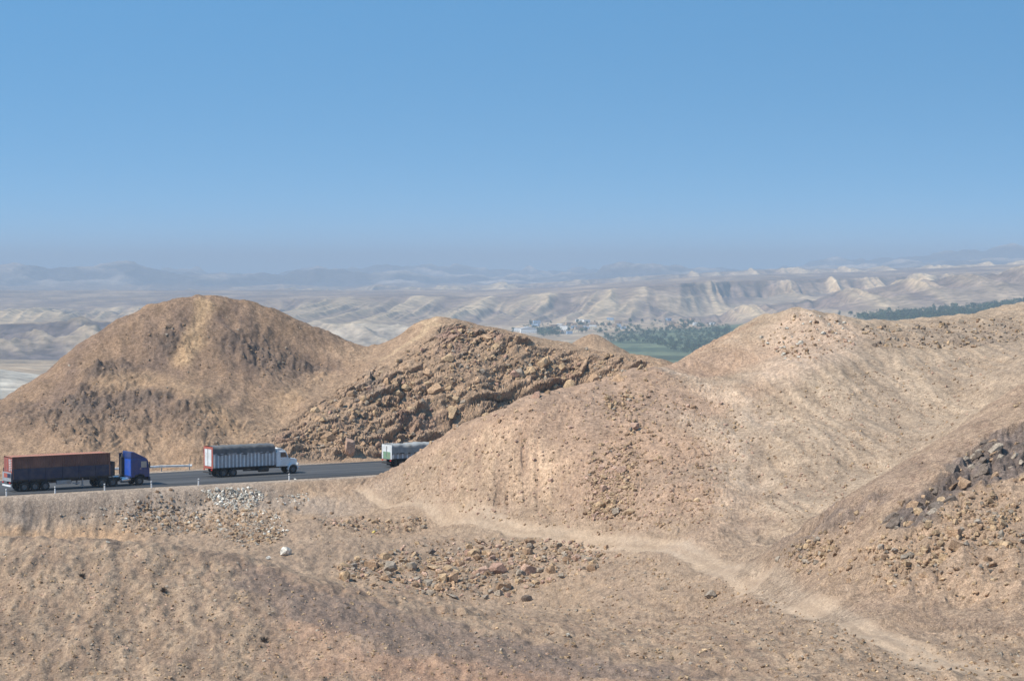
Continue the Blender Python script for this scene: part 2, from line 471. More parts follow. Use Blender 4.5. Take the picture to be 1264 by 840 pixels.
# rocky hill flank and face
Z += wR * (0.5 * n10 + 0.3 * n3 + 0.1 * n1)
PX, PY = GX.copy(), GY.copy()
ra = 0.5
q_ = DY * 0.45 + ZB * 0.9                       # runs up the face
xr, yr = DX * math.cos(ra) + q_ * math.sin(ra), -DX * math.sin(ra) + q_ * math.cos(ra)
wx, wy = xr + 0.5 * n3, yr + 0.3 * n3
mRgh = mRock * (0.4 + 0.6 * sm(-0.16, 0.22, fbm(wx / 11 + 3, wy / 6, 3, 218)))
crag = ridged(wx / 4.5, wy / 2.4, 3, 210)
crag2 = fbm(wx / 1.5, wy / 1.2, 2, 215)
# tilted beds, each broken off along its lower right edge
sa = math.radians(33)
bs = DX * math.cos(sa) + q_ * math.sin(sa); bt = -DX * math.sin(sa) + q_ * math.cos(sa)
dR = np.zeros(GX.shape)
for lam, am, wl, sd_ in ((5.2, 1.5, 1.0, 230), (2.3, 0.85, 0.7, 234), (1.25, 0.42, 0.5, 238)):
    tt = -bt / lam + 1.1 * wl * fbm(bs / (lam * 2.6), bt / (lam * 1.6), 3, sd_) + 0.5 * fbm(bs / lam, bt / lam, 2, sd_ + 1)
    fr = tt - np.floor(tt)
    fr = np.where(fr < 0.82, fr / 0.82, (1 - fr) / 0.18)
    band = np.floor(tt)
    on = sm(-0.25, 0.2, gnoise(bs / (lam * 1.5) + band * 7.31, bt / (lam * 2.5), sd_ + 2))
    dR += am * on * (fr - 0.4) * (0.6 + 0.8 * (_hash(band.astype(np.int64), np.floor(bs / (lam * 2.0) + band * 0.37).astype(np.int64), sd_) / 4096))
sel = mRock > 0.02
w1, w2, cid, cx_, cy_ = worley(wx[sel] / 3.2, wy[sel] / 2.0, 204)
blk = np.zeros(GX.shape); blk[sel] = (cid - 0.5) * 0.7 - (1 - sm(0.02, 0.16, w2 - w1)) * 0.35
dd = mRgh * (dR + 0.55 * blk + 0.5 * (crag - 0.6) + 0.2 * crag2) + mRock * 0.15 * crag2
PX += dd * 0.30; PY -= dd * 0.62; Z += dd * 0.70
# spur: fluted cut, lumpy top
fl = fbm(DX / 1.6, DY / 16, 3, 110) + 0.5 * ridged(DX / 3.2, DY / 25, 2, 111)
gul = ridged(DX / 9 + 0.5 * n10, DY / 45, 3, 112)
Z += wS * (0.5 * n10 + 0.38 * n3 + 0.18 * n1 + 0.55 * (gul - 0.6)) + wS * mFlute * 0.9 * (fl - 0.3)
# hillside: streaks running down to the gully
sx, sy = DX * 0.86 + DY * 0.3, -DX * 0.5 + DY
Z -= mGul * 0.2
str_ = fbm(sx / 1.6 + n3 * 0.15, sy / 22, 3, 120)
gul2 = ridged(sx / 8 + 0.4 * n10, sy / 60, 3, 122)
Z += wD * (0.5 * n10 + 0.30 * n3 + 0.16 * n1 + 0.34 * str_ + 0.5 * (gul2 - 0.6) + mTop * 0.5 * np.abs(n3))
# outcrop
rough = np.clip(mCliff + mBand + mBand2, 0, 1)
qo = DY * 0.35 + ZB * 1.0
ox, oy = DX * 0.8 + qo * 0.6, -DX * 0.6 + qo * 0.8
oc = ridged(ox / 5.0 + 0.3 * n3, oy / 2.4, 3, 310)
oc2 = fbm(ox / 1.3, oy / 1.0, 2, 312)
do = wO * (0.4 * n10 + 0.15 * n3 + 0.12 * n1) + rough * (0.85 * (oc - 0.6) + 0.30 * oc2)
sel = rough > 0.05
for lx, ly, am, sd_ in ((4.2, 1.8, 0.55, 301), (1.5, 0.8, 0.28, 304)):
    w1, w2, cid, cx_, cy_ = worley(ox[sel] / lx, oy[sel] / ly, sd_)
    do[sel] += rough[sel] * am * ((cid - 0.5) * 0.8 - (1 - sm(0.02, 0.2, w2 - w1)) * 0.45) * (0.55 + 0.9 * mBand[sel] + 0.4 * mBand2[sel])
Z += do * 0.85; PY -= do * 0.5
# foreground and valley floor
valley0 = sm(190, 225, DY + 0.18 * DX)
soil = fbm((DX * 0.9 + DY * 0.18) / 1.2, (DY - 0.6 * DX) / 9.0, 4, 130)
n06 = fbm(DX / 0.55, DY / 1.6, 2, 104)
smooth_ = 1 - 0.75 * np.clip(np.maximum(mDarkF, 0.8 * mRed), 0, 1)
lump = smooth_ * (np.abs(gnoise(DX / 1.5 + 0.3 * n3, DY / 5.2, 105)) + 0.25 * np.abs(gnoise(DX / 0.75, DY / 2.4 + 0.3 * n1, 106)))
rl2 = ridged((DX * 0.95 + DY * 0.16) / 3.4 + 0.25 * n3, (DY - 0.4 * DX) / 40, 2, 107)
fore = (1 - valley0) * wG
Z += wG * free * (0.5 * n10 + 0.30 * n3 + 0.20 * n1 + 0.07 * n06 + 0.14 * soil) + free * (fore * (0.27 * lump + 0.22 * (rl2 - 0.6)) + 0.16 * wG * (1 - fore) * lump)
bank = sm(-13, -9, S_) * (1 - sm(-2.5, -0.5, S_)) * (T_ < 45)
Z += bank * (0.12 * n3 + 0.08 * n1)
tr = np.clip(mTrack + mTrack2, 0, 1)
Z = np.where(tr > 0, Z - tr * (0.28 * n3 + 0.19 * n1 + 0.06 * n06 + 0.14 * soil + 0.16 * lump + 0.12), Z)
Z = Z * (1 - bench) + bench * (-0.03 + 0.0 * n1)
ZN = Z

# ---- colour of the soil and rock
def C3(w): return np.asarray(w, float)[..., None]
def mixc(base, col, w): return base * (1 - C3(w)) + np.asarray(col) * C3(w)
c10 = sm(-0.35, 0.35, fbm(DX / 9, DY / (14 + 25 * wG), 4, 140))
c3 = sm(-0.35, 0.35, fbm(DX / 2.4, DY / (4.0 + 6 * wG), 4, 141))
c1 = sm(-0.35, 0.35, fbm(DX / 0.8, DY / (1.3 + 1.9 * wG), 3, 142))
cst = sm(-0.3, 0.3, str_)
cso = sm(-0.3, 0.3, soil)
A = np.zeros(GX.shape + (3,))
tan, pale, brown, greyb, dark = lin(158, 134, 108), lin(186, 164, 134), lin(130, 103, 78), lin(140, 124, 107), lin(88, 76, 66)
# foreground
smooth0 = 0.8 - 0.5 * np.clip(np.maximum(mDarkF, mRed), 0, 1)
g = mixc(np.broadcast_to(lin(138, 117, 94), A.shape), lin(160, 139, 112), cso * 0.55)
g = mixc(g, lin(118, 100, 84), c10 * 0.35 * (1 - cso))
g = mixc(g, lin(104, 90, 76), 0.55 * (1 - c3) * c1 * 0.8 * smooth0)
valley = sm(190, 225, DY + 0.18 * (DX) ) 
g = mixc(g, mixc(np.broadcast_to(lin(150, 129, 104), A.shape), lin(136, 118, 98), c10 * 0.7), valley * 0.75)
g = mixc(g, lin(144, 114, 91), mRed * 0.65)
g = mixc(g, lin(118, 102, 88), mDarkF * 0.85)
g = mixc(g, mixc(np.broadcast_to(lin(150, 135, 117), A.shape), lin(134, 122, 108), c3 * 0.7), mGrey * 0.85)
g = mixc(g, lin(158, 130, 98), mTrack3 * 0.8)
A += C3(wG) * g
b = mixc(np.broadcast_to(lin(128, 107, 86), A.shape), lin(108, 92, 80), c10 * 0.85)
b = mixc(b, lin(94, 84, 76), mCrag * (0.6 + 0.4 * c3))
b = mixc(b, lin(136, 114, 90), 0.5 * (1 - c3) * (1 - mCrag))
b = mixc(b, lin(162, 136, 102), np.clip(mSand + 0.55 * mSand2, 0, 1) * 0.85)
b = mixc(b, lin(150, 126, 98), (1 - sm(2, 7, ZB)) * 0.6)
A += C3(wB) * b
r = mixc(np.broadcast_to(lin(158, 132, 102), A.shape), lin(144, 120, 94), c10 * 0.6)
r = mixc(r, lin(178, 152, 116), mPath * 0.8)
wc1, wc2, wcid, _, _ = worley(wx / 4.6, wy / 2.6, 220)
rk = mixc(np.broadcast_to(lin(158, 132, 104), A.shape), lin(132, 118, 102), sm(0.6, 0.8, wcid) * 0.7)
rk = mixc(rk, lin(152, 118, 98), sm(0.82, 0.86, wcid) * 0.7)
rk = mixc(rk, lin(162, 136, 104), c10 * 0.45)
rk = mixc(rk, lin(100, 84, 70), 0.5 * (1 - c3) * c1)
r = mixc(r, rk, np.clip(mRgh * 1.15, 0, 1))
r = mixc(r, lin(164, 136, 104), (mRock - mRgh) * 0.5)
A += C3(wR) * r
s = mixc(np.broadcast_to(lin(158, 130, 102), A.shape), lin(148, 124, 100), c10 * 0.7)
s = mixc(s, lin(134, 112, 92), 0.5 * (1 - c3) * c1)
s = mixc(s, lin(182, 154, 120), mFlute * sm(-0.1, 0.55, fl) * 0.75)
A += C3(wS) * s
h = mixc(np.broadcast_to(lin(150, 130, 104), A.shape), lin(168, 148, 120), cst * 0.55)
h = mixc(h, lin(136, 119, 98), 0.5 * c10)
h = mixc(h, lin(176, 152, 126), mTop * 0.6)
h = mixc(h, lin(112, 96, 80), mRocksTop * 0.45 * c3)
A += C3(wD) * h
o = mixc(np.broadcast_to(lin(160, 136, 108), A.shape), lin(148, 125, 101), c10 * 0.7)
o = mixc(o, lin(128, 104, 84), 0.6 * (1 - c3) * c1)
A += C3(wO) * o
A = mixc(A, lin(180, 158, 130), np.clip(mPale1 + 0.75 * mPale2, 0, 1) * (0.25 + 0.65 * c3))
A = mixc(A, lin(128, 110, 90), mGul * 0.3)
A = mixc(A, lin(166, 140, 110), mCliff * 0.5)
A = mixc(A, mixc(np.broadcast_to(lin(118, 105, 94), A.shape), lin(96, 86, 78), c3), mBand * 0.9)
A = mixc(A, mixc(np.broadcast_to(lin(130, 114, 99), A.shape), lin(108, 96, 86), c3), mBand2 * (0.25 + 0.5 * c10))
near = line([(455, 606), (495, 618), (560, 638), (640, 655), (740, 668), (810, 674), (870, 690), (930, 720), (1000, 750), (1060, 778), (1140, 808), (1230, 832)], 5.0, 3.0, 2.0, 24) * (wG + wS * 0.6)
A = mixc(A, lin(140, 122, 100), near * 0.6)
rut = np.abs(np.abs(poly_dist(poly_world([(455, 606), (495, 618), (560, 638), (640, 655), (740, 668), (810, 674), (870, 690), (930, 720), (1000, 750), (1060, 778), (1140, 808), (1230, 832)]), GX, GY, False)) - 0.85)
A = mixc(A, lin(152, 133, 109), np.clip(mTrack + 0.7 * mTrack2, 0, 1) * (0.75 + 0.25 * c10))
A = mixc(A, lin(164, 145, 120), mTrack * (1 - sm(0.25, 0.7, rut)) * 0.6)
A = mixc(A, lin(150, 137, 120), sm(-3.0, -1.0, S_) * (1 - sm(19, 21, S_)) * on_len * (1 - sm(46, 60, T_)))

lum = A @ np.array([0.25, 0.6, 0.15])
A = A * 0.88 + lum[..., None] * 0.12
A = A * np.array([1.08, 1.02, 1.03])
A = A * (1 + C3(wG) * np.array([0.05, 0.02, -0.03]) + C3(wB) * np.array([0.02, -0.02, -0.08]))
A = np.clip(A, 0.01, 1)

# ---- one sheet, cut into its named pieces along shared edges
idx = np.arange(NR * NC).reshape(NR, NC)
quads = np.stack([idx[:-1, :-1], idx[:-1, 1:], idx[1:, 1:], idx[1:, :-1]], -1).reshape(-1, 4)
verts = np.stack([PX, PY, ZN], -1).reshape(-1, 3)
cols = A.reshape(-1, 3)
qreg = REG[:-1, :-1].ravel().copy()
qtrack = (np.clip(mTrack, 0, 1)[:-1, :-1].ravel() > 0.45) & (qreg != OUT)
qreg[qtrack] = 6
EARTH = earth_mat('soil', bump=0.55, amp=0.9)
GRNDM = earth_mat('ground_soil', bump=0.7, amp=0.75, stretch=(1, 0.35, 1))
ROCKM = earth_mat('rock_face', bump=0.8, s1=0.5, s2=2.6, s3=10, bump_scale=0.3, amp=1.0)
TRACKM = earth_mat('track_dust', bump=0.3, amp=0.45, stretch=(1, 0.5, 1))
NAMES = {GROUND: ('ground', 'sloping tan desert ground in the foreground and the dry gully below the highway', GRNDM),
         BROWN: ('brown_hill', 'broad brown cone-shaped hill behind the highway', EARTH),
         ROCKY: ('rocky_hill', 'hill with a blasted rocky face beside the highway and a footpath at its top', ROCKM),
         SPUR: ('sandy_spur', 'sandy spur with a fluted cut end that hides the third truck', EARTH),
         SIDE: ('hillside', 'pale streaked hillside rising to a stony summit', EARTH),
         OUT: ('outcrop_slope', 'orange-tan slope crossed by a dark grey rock band', ROCKM),
         6: ('dirt_track', 'pale dirt track winding from the highway down through the gully', TRACKM)}
GROUND_OBJ = {}
for r_, (nm, lb, mt) in NAMES.items():
    q = quads[qreg == r_]
    used, inv = np.unique(q, return_inverse=True)
    me = np_mesh(nm, verts[used], inv.reshape(-1, 4))
    set_colour(me, cols[used])
    o_ = link(nm, me, mt)
    tag(o_, lb, kind='structure')
    GROUND_OBJ[r_] = o_
    if r_ == ROCKY: me.polygons.foreach_set('use_smooth', np.zeros(len(q), bool))
# ================================================================== FAR TERRAIN: valley, bluffs, mountains
FPC = np.concatenate([np.linspace(-900, -50, 40)[:-1], np.arange(-50, 1316, 1.5), np.linspace(1316, 2200, 40)[1:]])
def prof(d):
    k = sorted(d); return np.interp(FPC, k, [d[q] for q in k])
def zof(py, Y):
    return CAM_Z - (py - HORIZON) / F * Y
uF = (FPC - 632.0) / F
floor_z = prof({-900: -92, 860: -92, 1000: -76, 1060: -60, 1264: -46, 2200: -40})
rows = []        # (distance, height, colour key) per column, and the steps up to it
def row(Y, z, steps, tone): rows.append((np.broadcast_to(np.asarray(Y, float), FPC.shape), np.broadcast_to(np.asarray(z, float), FPC.shape), steps, tone))
row(470, -24, 1, 'soil')
row(1100, -72, 8, 'soil')
row(1900, np.minimum(-86, floor_z), 6, 'soil')
# pale dune far left
Yd = 2300.0
row(Yd, prof({-900: -88, -50: -84, 0: zof(489, Yd), 40: zof(489, Yd), 90: -92, 860: -92, 1264: -70, 2200: -60}), 6, 'dune')
Yd = 2600.0
row(Yd, prof({-900: -70, -50: zof(452, Yd), 0: zof(455, Yd), 50: zof(462, Yd), 110: zof(470, Yd), 200: -92, 860: -92, 1264: -68, 2200: -60}), 16, 'dune')
row(2900, prof({-900: -88, -50: -92, 200: -95, 860: -92, 1000: -76, 1060: -60, 1264: -46, 2200: -60}), 8, 'valley')
# purple hills left, sandy flat in the middle
Yd = 3700.0
row(3250, prof({-900: -90, -50: -98, 200: -100, 500: -95, 860: -92, 1000: -76, 1060: -60, 1264: -46, 2200: -55}), 10, 'valley')
row(Yd, prof({-900: -50, -50: zof(402, Yd), 0: zof(400, Yd), 40: zof(398, Yd), 90: zof(396, Yd), 130: zof(396, Yd), 180: zof(402, Yd), 260: zof(410, Yd), 380: zof(404, Yd), 430: zof(400, Yd),
              490: zof(404, Yd), 560: zof(410, Yd), 640: -92, 860: -92, 1000: -76, 1060: -60, 1264: -46, 2200: -40}), 34, 'purple')
row(4050, prof({-900: -90, 0: -98, 640: -97, 860: -93, 1000: -76, 1060: -61, 1264: -46, 2200: -40}), 8, 'valley')
# main bluffs; on the right a nearer pale ridge in front of them
row(4750, prof({-900: -95, 560: -97, 840: -92, 1000: -76, 1060: -63, 1264: -46, 2200: -30}), 14, 'valley')
crest = prof({-900: 420, 700: 397, 840: 389, 889: 384, 940: 374, 1000: 364, 1062: 355, 1120: 347, 1180: 341, 1264: 331, 1400: 320, 2200: 310})
wR_ = sm(780, 900, FPC)
row(5000, (zof(crest, 5000) - 22) * wR_ - 88 * (1 - wR_), 16, 'fan')
row(5350, zof(crest, 5350) * wR_ + (1 - wR_) * prof({-900: -82, 860: -80}), 30, 'bluff')
YB = prof({-900: 6000, 840: 6000, 900: 6500, 1264: 6900, 2200: 7000})
btop = prof({-900: 392, -50: 388, 0: 384, 120: 380, 220: 376, 320: 370, 400: 368, 500: 365, 600: 366, 680: 362, 760: 356, 860: 349, 960: 346, 1072: 343, 1264: 334, 2200: 320})
row(5700, (zof(crest, 5700) - 26) * wR_ + (1 - wR_) * (-80 * 0.45 + 0.55 * zof(btop, YB) - 4), 26, 'bluff')
row(YB - 200, zof(btop, YB) - 34 * wR_ - 9 * (1 - wR_), 16, 'fan')
row(YB, zof(btop, YB), 30, 'bluff')
row(8200, zof(np.minimum(btop - 8, 358), 8200), 8, 'plateau')
# second fluted band
cbase = prof({-900: 372, 0: 369, 300: 362, 640: 358, 760: 352, 960: 343, 1264: 332, 2200: 320})
ctop = prof({-900: 362, 0: 359, 60: 360, 160: 363, 300: 359, 440: 357, 470: 352, 520: 356, 640: 351, 700: 347, 760: 343, 860: 337, 960: 332, 1100: 331, 1264: 325, 2200: 315})
row(9600, zof(cbase, 9600), 8, 'plateau')
row(10000, zof(ctop, 10000), 26, 'bluff')
row(11000, zof(ctop - 2, 11000) - 15, 6, 'plateau')
# blue mountains
YM = 13200.0
mtop = prof({-900: 322, -50: 326, 0: 325, 30: 329, 60: 333, 100: 330, 140: 327, 165: 327, 200: 333, 250: 338, 300: 340, 350: 338, 390: 331, 425: 330, 460: 336, 520: 341, 600: 343, 680: 344,
             735: 338, 745: 329, 765: 325, 800: 327, 840: 331, 880: 335, 960: 332, 1060: 328, 1264: 321, 2200: 312})
row(12000, zof(350, 12000), 5, 'plateau')
row(YM, zof(mtop, YM), 22, 'mountain')
row(14500, zof(mtop + 6, 14500), 6, 'mountain')
YE = 17000.0
etop = prof({-900: 330, 0: 332, 150: 334, 300: 336, 430: 332, 465: 325, 480: 327, 520: 329, 600: 331, 660: 333, 720: 332, 760: 334, 860: 333, 960: 327, 1060: 319, 1150: 312, 1264: 303, 2200: 300})
row(15800, zof(342, 15800), 4, 'mountain')
row(YE, zof(etop, YE), 16, 'mountain')
row(18000, zof(etop + 4, 18000), 2, 'mountain')

fy, fz, ft, steep = [], [], [], []
tones = {'soil': lin(146, 124, 98), 'dune': lin(176, 164, 146), 'valley': lin(158, 134, 106), 'purple': lin(106, 94, 90), 'fan': lin(176, 158, 132), 'bluff': lin(150, 132, 112),
         'plateau': lin(118, 100, 90), 'mountain': lin(88, 84, 88)}
for i in range(1, len(rows)):
    Y0, z0, _, t0 = rows[i - 1]; Y1, z1, n, t1 = rows[i]
    for k in range(n):
        a = k / n
        s_ = a * a * (3 - 2 * a) if t1 in ('bluff', 'mountain', 'purple', 'dune') else a
        fy.append(Y0 + (Y1 - Y0) * a); fz.append(z0 + (z1 - z0) * s_)
        ft.append(tones[t1] * 1.0); steep.append((t1 in ('bluff', 'fan'), t1 in ('purple', 'mountain', 'dune'), math.sin(math.pi * a), t1, a))
fy.append(rows[-1][0]); fz.append(rows[-1][1]); ft.append(tones['mountain']); steep.append((False, True, 0, 'mountain', 1))
FY, FZ = np.array(fy), np.array(fz)
# spurs: the foot of each bluff reaches forward between its gullies
for i, (sb, sh, w, tone, a) in enumerate(steep):
    if tone in ('bluff', 'fan') and FY[i].min() > 5720:
        far_ = FY[i].mean() > 8300
        x = uF * FY[i]; s1_ = 1.9 if far_ else 1.0
        sp = 0.65 * (1 - np.abs(gnoise(x / (125 * s1_) + 0.4 * gnoise(x / 60, x * 0 + 5.5, 408), x * 0 + 2.5 * s1_, 402)) * 1.7) + 0.35 * (1 - np.abs(gnoise(x / (47 * s1_) + 9, x * 0 + 1.7, 403)) * 1.6)
        k_ = (1 - a) if tone == 'bluff' else a
        FY[i] -= (sp - 0.4) * (190 * wR_ if not far_ else 420) * k_
FX = uF[None, :] * FY
FA = np.zeros(FY.shape + (3,))
for i, (sb, sh, w, tone, a) in enumerate(steep):
    x, y = FX[i], FY[i]
    sc_ = 1.0 if y.mean() < 8000 else 1.9
    big = fbm(x / 900, y / 900, 3, 400)
    if tone in ('bluff', 'fan'):
        xx = x + 40 * sc_ * fbm(x / 170, x * 0 + 3, 2, 401) + 10 * fbm(x / 60, y / 160, 2, 406)
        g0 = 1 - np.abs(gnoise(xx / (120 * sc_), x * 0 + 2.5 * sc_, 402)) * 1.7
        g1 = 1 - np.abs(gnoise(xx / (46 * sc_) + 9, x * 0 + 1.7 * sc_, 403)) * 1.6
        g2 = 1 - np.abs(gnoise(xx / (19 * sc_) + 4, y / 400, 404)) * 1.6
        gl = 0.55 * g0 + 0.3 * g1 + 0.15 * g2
        if y.max() < 7600 and y.min() > 4700:      # long slope left of the front ridge: branching gullies
            xw = x + 0.16 * (y - 5500) * np.sign(gnoise(x / 700, x * 0 + .5, 485)) * 0.6 + 40 * fbm(x / 240, y / 900, 3, 480) + 6 * fbm(x / 40, y / 140, 2, 481)
            gd = 0.42 * (1 - np.abs(gnoise(xw / 210, y / 9000, 482)) * 1.8) + 0.34 * (1 - np.abs(gnoise(xw / 84 + 3, y / 2600, 483)) * 1.7) + 0.24 * (1 - np.abs(gnoise(xw / 34, y / 900, 484)) * 1.7)
            gl = gl * wR_ + gd * (1 - wR_)
        f = (0.25 + 0.75 * math.sin(math.pi * min(1, a * 0.85 + 0.05))) if tone == 'bluff' else 0.28 * a
        FZ[i] += (gl - 0.6) * (40 if sc_ == 1 else 60) * f * (wR_ if 4990 < y.min() < 5720 and y.max() < 5720 else 1.0)
        if y.max() < 7600 and y.min() > 4700:
            FZ[i] += (gl - 0.6) * 40 * np.sin(np.pi * np.clip((y - 4900) / 1120, 0, 1)) ** 0.7 * (1 - wR_)
            if not (4990 < y.min() < 5720 and y.max() < 5720): FZ[i] -= (gl - 0.6) * 40 * f * (1 - wR_)
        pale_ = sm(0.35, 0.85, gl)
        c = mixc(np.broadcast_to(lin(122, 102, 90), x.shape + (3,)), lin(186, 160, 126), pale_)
        fanw = (1 - a) * 0.55 if tone == 'bluff' else 0.55
        c = mixc(c, lin(180, 156, 124), np.full(x.shape, fanw) * sm(-.4, .2, fbm(x / 90, y / 400, 3, 405)))
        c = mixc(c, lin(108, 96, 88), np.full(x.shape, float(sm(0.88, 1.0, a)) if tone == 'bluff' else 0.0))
        c = mixc(c, lin(120, 104, 94), sm(0.0, 0.5, big) * 0.6)
    elif tone == 'purple':
        g1 = ridged(x / 260 + y / 900, y / 420, 4, 410)
        g1 = 0.7 * g1 + 0.3 * ridged(x / 80 + y / 300, y / 140, 3, 412)
        FZ[i] += (g1 - 0.6) * 52 * (0.25 + w) * (FPC < 600)
        c = mixc(np.broadcast_to(tones['purple'], x.shape + (3,)), lin(176, 154, 126), sm(0.62, 0.86, g1) * 0.8)
        c = mixc(c, lin(176, 160, 138), sm(300, 420, FPC) * (0.5 + 0.3 * sm(-.3, .3, fbm(x / 60, y / 120, 3, 411))))
    elif tone == 'mountain':
        g1 = ridged(x / 900 + y / 5000, y / 2200, 5, 420)
        FZ[i] += ((g1 - 0.62) * 70 * (0.5 + w) + 26 * fbm(x / 160, y / 900, 3, 421)) * (y / 13200)
        c = mixc(np.broadcast_to(tones['mountain'], x.shape + (3,)), lin(164, 148, 136), sm(0.64, 0.88, g1))
    elif tone == 'dune':
        FZ[i] += 3 * fbm(x / 40, y / 160, 3, 430) * w
        c = mixc(np.broadcast_to(tones['dune'], x.shape + (3,)), lin(150, 136, 118), sm(-.2, .4, fbm(x / 22, y / 200, 3, 431)) * 0.6)
        c = mixc(c, tones['valley'], sm(70, 140, FPC))
    elif tone == 'plateau':
        FZ[i] += 7 * fbm(x / 400, y / 300, 3, 440) * w
        gh = ridged(x / 300 + 0.3 * gnoise(x / 200, y / 900, 444), y / 2600, 4, 443)
        FZ[i] += (gh - 0.6) * 34 * w * (y > 8250) * (0.35 + 0.65 * (1 - sm(500, 800, FPC)))
        c = mixc(np.broadcast_to(tones['plateau'], x.shape + (3,)), lin(168, 143, 118), np.clip(sm(-0.1, 0.35, fbm(x / 380, y / 300, 4, 441)) * 0.5 + 0.6 * sm(0.6, 0.85, gh), 0, 1))
    else:
        FZ[i] += 3 * fbm(x / 120, y / 120, 3, 450) * w * (y > 900)
        c = mixc(np.broadcast_to(tones[tone], x.shape + (3,)), lin(168, 150, 126), sm(-.2, .4, fbm(x / 150, y / 260, 4, 451)) * 0.6)
        c = mixc(c, lin(120, 108, 92), sm(-.1, .4, fbm(x / 60, y / 120, 3, 452)) * 0.4)
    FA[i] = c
FA *= (1 - 0.16 * (1 - sm(350, 620, FPC)) * (FY > 2950))[..., None] if FY.ndim == 2 else 1
# irrigated fields on the valley floor
fld1 = sm(-60, 40, poly_dist(np.array([[40, 2950], [120, 2900], [330, 2980], [420, 3500], [560, 4700], [250, 4500], [140, 3900], [60, 3500]]), FX, FY) + 60 * fbm(FX / 120, FY / 240, 3, 460)) * (FY < 4760)
strips = sm(-0.1, 0.2, np.sin(FY / 52 + FX / 140) + 0.4 * fbm(FX / 60, FY / 90, 2, 461))
FA = mixc(FA, mixc(np.broadcast_to(lin(52, 70, 44), FA.shape), lin(88, 98, 68), strips), fld1 * 0.92)
fld2 = sm(-40, 40, poly_dist(np.array([[560, 3700], [640, 3450], [1000, 3800], [1300, 4400], [1300, 5000], [900, 4500], [620, 4150]]), FX, FY)) * (FY < 4950)
FA = mixc(FA, lin(48, 66, 42), fld2 * 0.95)

nr, nc = FY.shape
idx = np.arange(nr * nc).reshape(nr, nc)
fq = np.stack([idx[:-1, :-1], idx[:-1, 1:], idx[1:, 1:], idx[1:, :-1]], -1)
tone_row = [s_[3] for s_ in steep][:-1]
FARM = earth_mat('far_earth', bump=0.0, s1=0.002, s2=0.012, s3=0.05, amp=0.8)
def far_obj(nm, lb, pick):
    q = fq[[i for i, t in enumerate(tone_row) if pick(i, t)]].reshape(-1, 4)
    used, inv = np.unique(q, return_inverse=True)
    me = np_mesh(nm, np.stack([FX, FY, FZ], -1).reshape(-1, 3)[used], inv.reshape(-1, 4))
    set_colour(me, FA.reshape(-1, 3)[used])
    tag(link(nm, me, FARM), lb, kind='structure')
ym = FY.mean(axis=1)
far_obj('valley_floor', 'flat valley floor with green irrigated fields beyond the near hills', lambda i, t: ym[i] < 4750 and t not in ('purple', 'dune'))
far_obj('sand_dune', 'pale sandy rise at the foot of the purple hills', lambda i, t: t == 'dune')
far_obj('eroded_hills', 'purple-grey eroded hills in front of the bluffs', lambda i, t: t == 'purple')
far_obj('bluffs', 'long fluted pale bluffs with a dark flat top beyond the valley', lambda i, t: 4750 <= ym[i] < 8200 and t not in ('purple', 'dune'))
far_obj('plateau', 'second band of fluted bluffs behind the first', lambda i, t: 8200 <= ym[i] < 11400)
far_obj('mountains', 'faint blue mountains on the hazy horizon', lambda i, t: ym[i] >= 11400)

def far_z(x, y):
    u = x / y
    j = int(np.clip(np.searchsorted(uF, u) - 1, 0, nc - 2))
    a = (u - uF[j]) / (uF[j + 1] - uF[j])
    zc = FZ[:, j] * (1 - a) + FZ[:, j + 1] * a
    yc = FY[:, j] * (1 - a) + FY[:, j + 1] * a
    return float(np.interp(y, yc, zc))

def far_hit(px, py, lo=1500.0):
    u, k = ray(px, py)
    j = int(np.clip(np.searchsorted(uF, u) - 1, 0, nc - 2))
    a = (u - uF[j]) / (uF[j + 1] - uF[j])
    zc = FZ[:, j] * (1 - a) + FZ[:, j + 1] * a
    yc = FY[:, j] * (1 - a) + FY[:, j + 1] * a
    ys = np.arange(lo, 9000, 8.0)
    g = np.interp(ys, yc, zc) - (CAM_Z + k * ys)
    i = np.nonzero(g >= 0)[0]
    y = ys[i[0]] if len(i) else 8000.0
    return (u * y, y, float(np.interp(y, yc, zc)))
# ================================================================== ROCKS
def outward(va, fa):
    c = va.mean(axis=0)
    t = va[fa]
    n_ = np.cross(t[:, 1] - t[:, 0], t[:, 2] - t[:, 0])
    bad = ((t.mean(axis=1) - c) * n_).sum(axis=1) < 0
    fa = fa.copy(); fa[bad] = fa[bad][:, ::-1]
    return va, fa
def rock_arrays(seed, n=15, flat=0.75, cuts=3):
    r = random.Random(seed)
    b = bmesh.new()
    pts = []
    for _ in range(n):
        v = Vector((r.gauss(0, 1), r.gauss(0, 1), r.gauss(0, 1))).normalized() * r.uniform(0.8, 1.0)
        pts.append(v)
    for _ in range(cuts):                       # flat broken faces
        nrm = Vector((r.gauss(0, 1), r.gauss(0, 1), r.gauss(0, 1))).normalized(); d = r.uniform(0.45, 0.7)
        for v in pts:
            e = v.dot(nrm) - d
            if e > 0: v -= nrm * e
    for v in pts: b.verts.new((v.x * 0.5, v.y * 0.5 * r.uniform(0.9, 1.0), v.z * 0.5 * flat))
    res = bmesh.ops.convex_hull(b, input=b.verts)
    bmesh.ops.delete(b, geom=[v for v in b.verts if not v.link_faces], context='VERTS')
    bmesh.ops.triangulate(b, faces=b.faces)
    bmesh.ops.recalc_face_normals(b, faces=b.faces)
    b.verts.index_update()
    va = np.array([v.co for v in b.verts]); fa = np.array([[v.index for v in f.verts] for f in b.faces])
    b.free()
    return outward(va, fa)
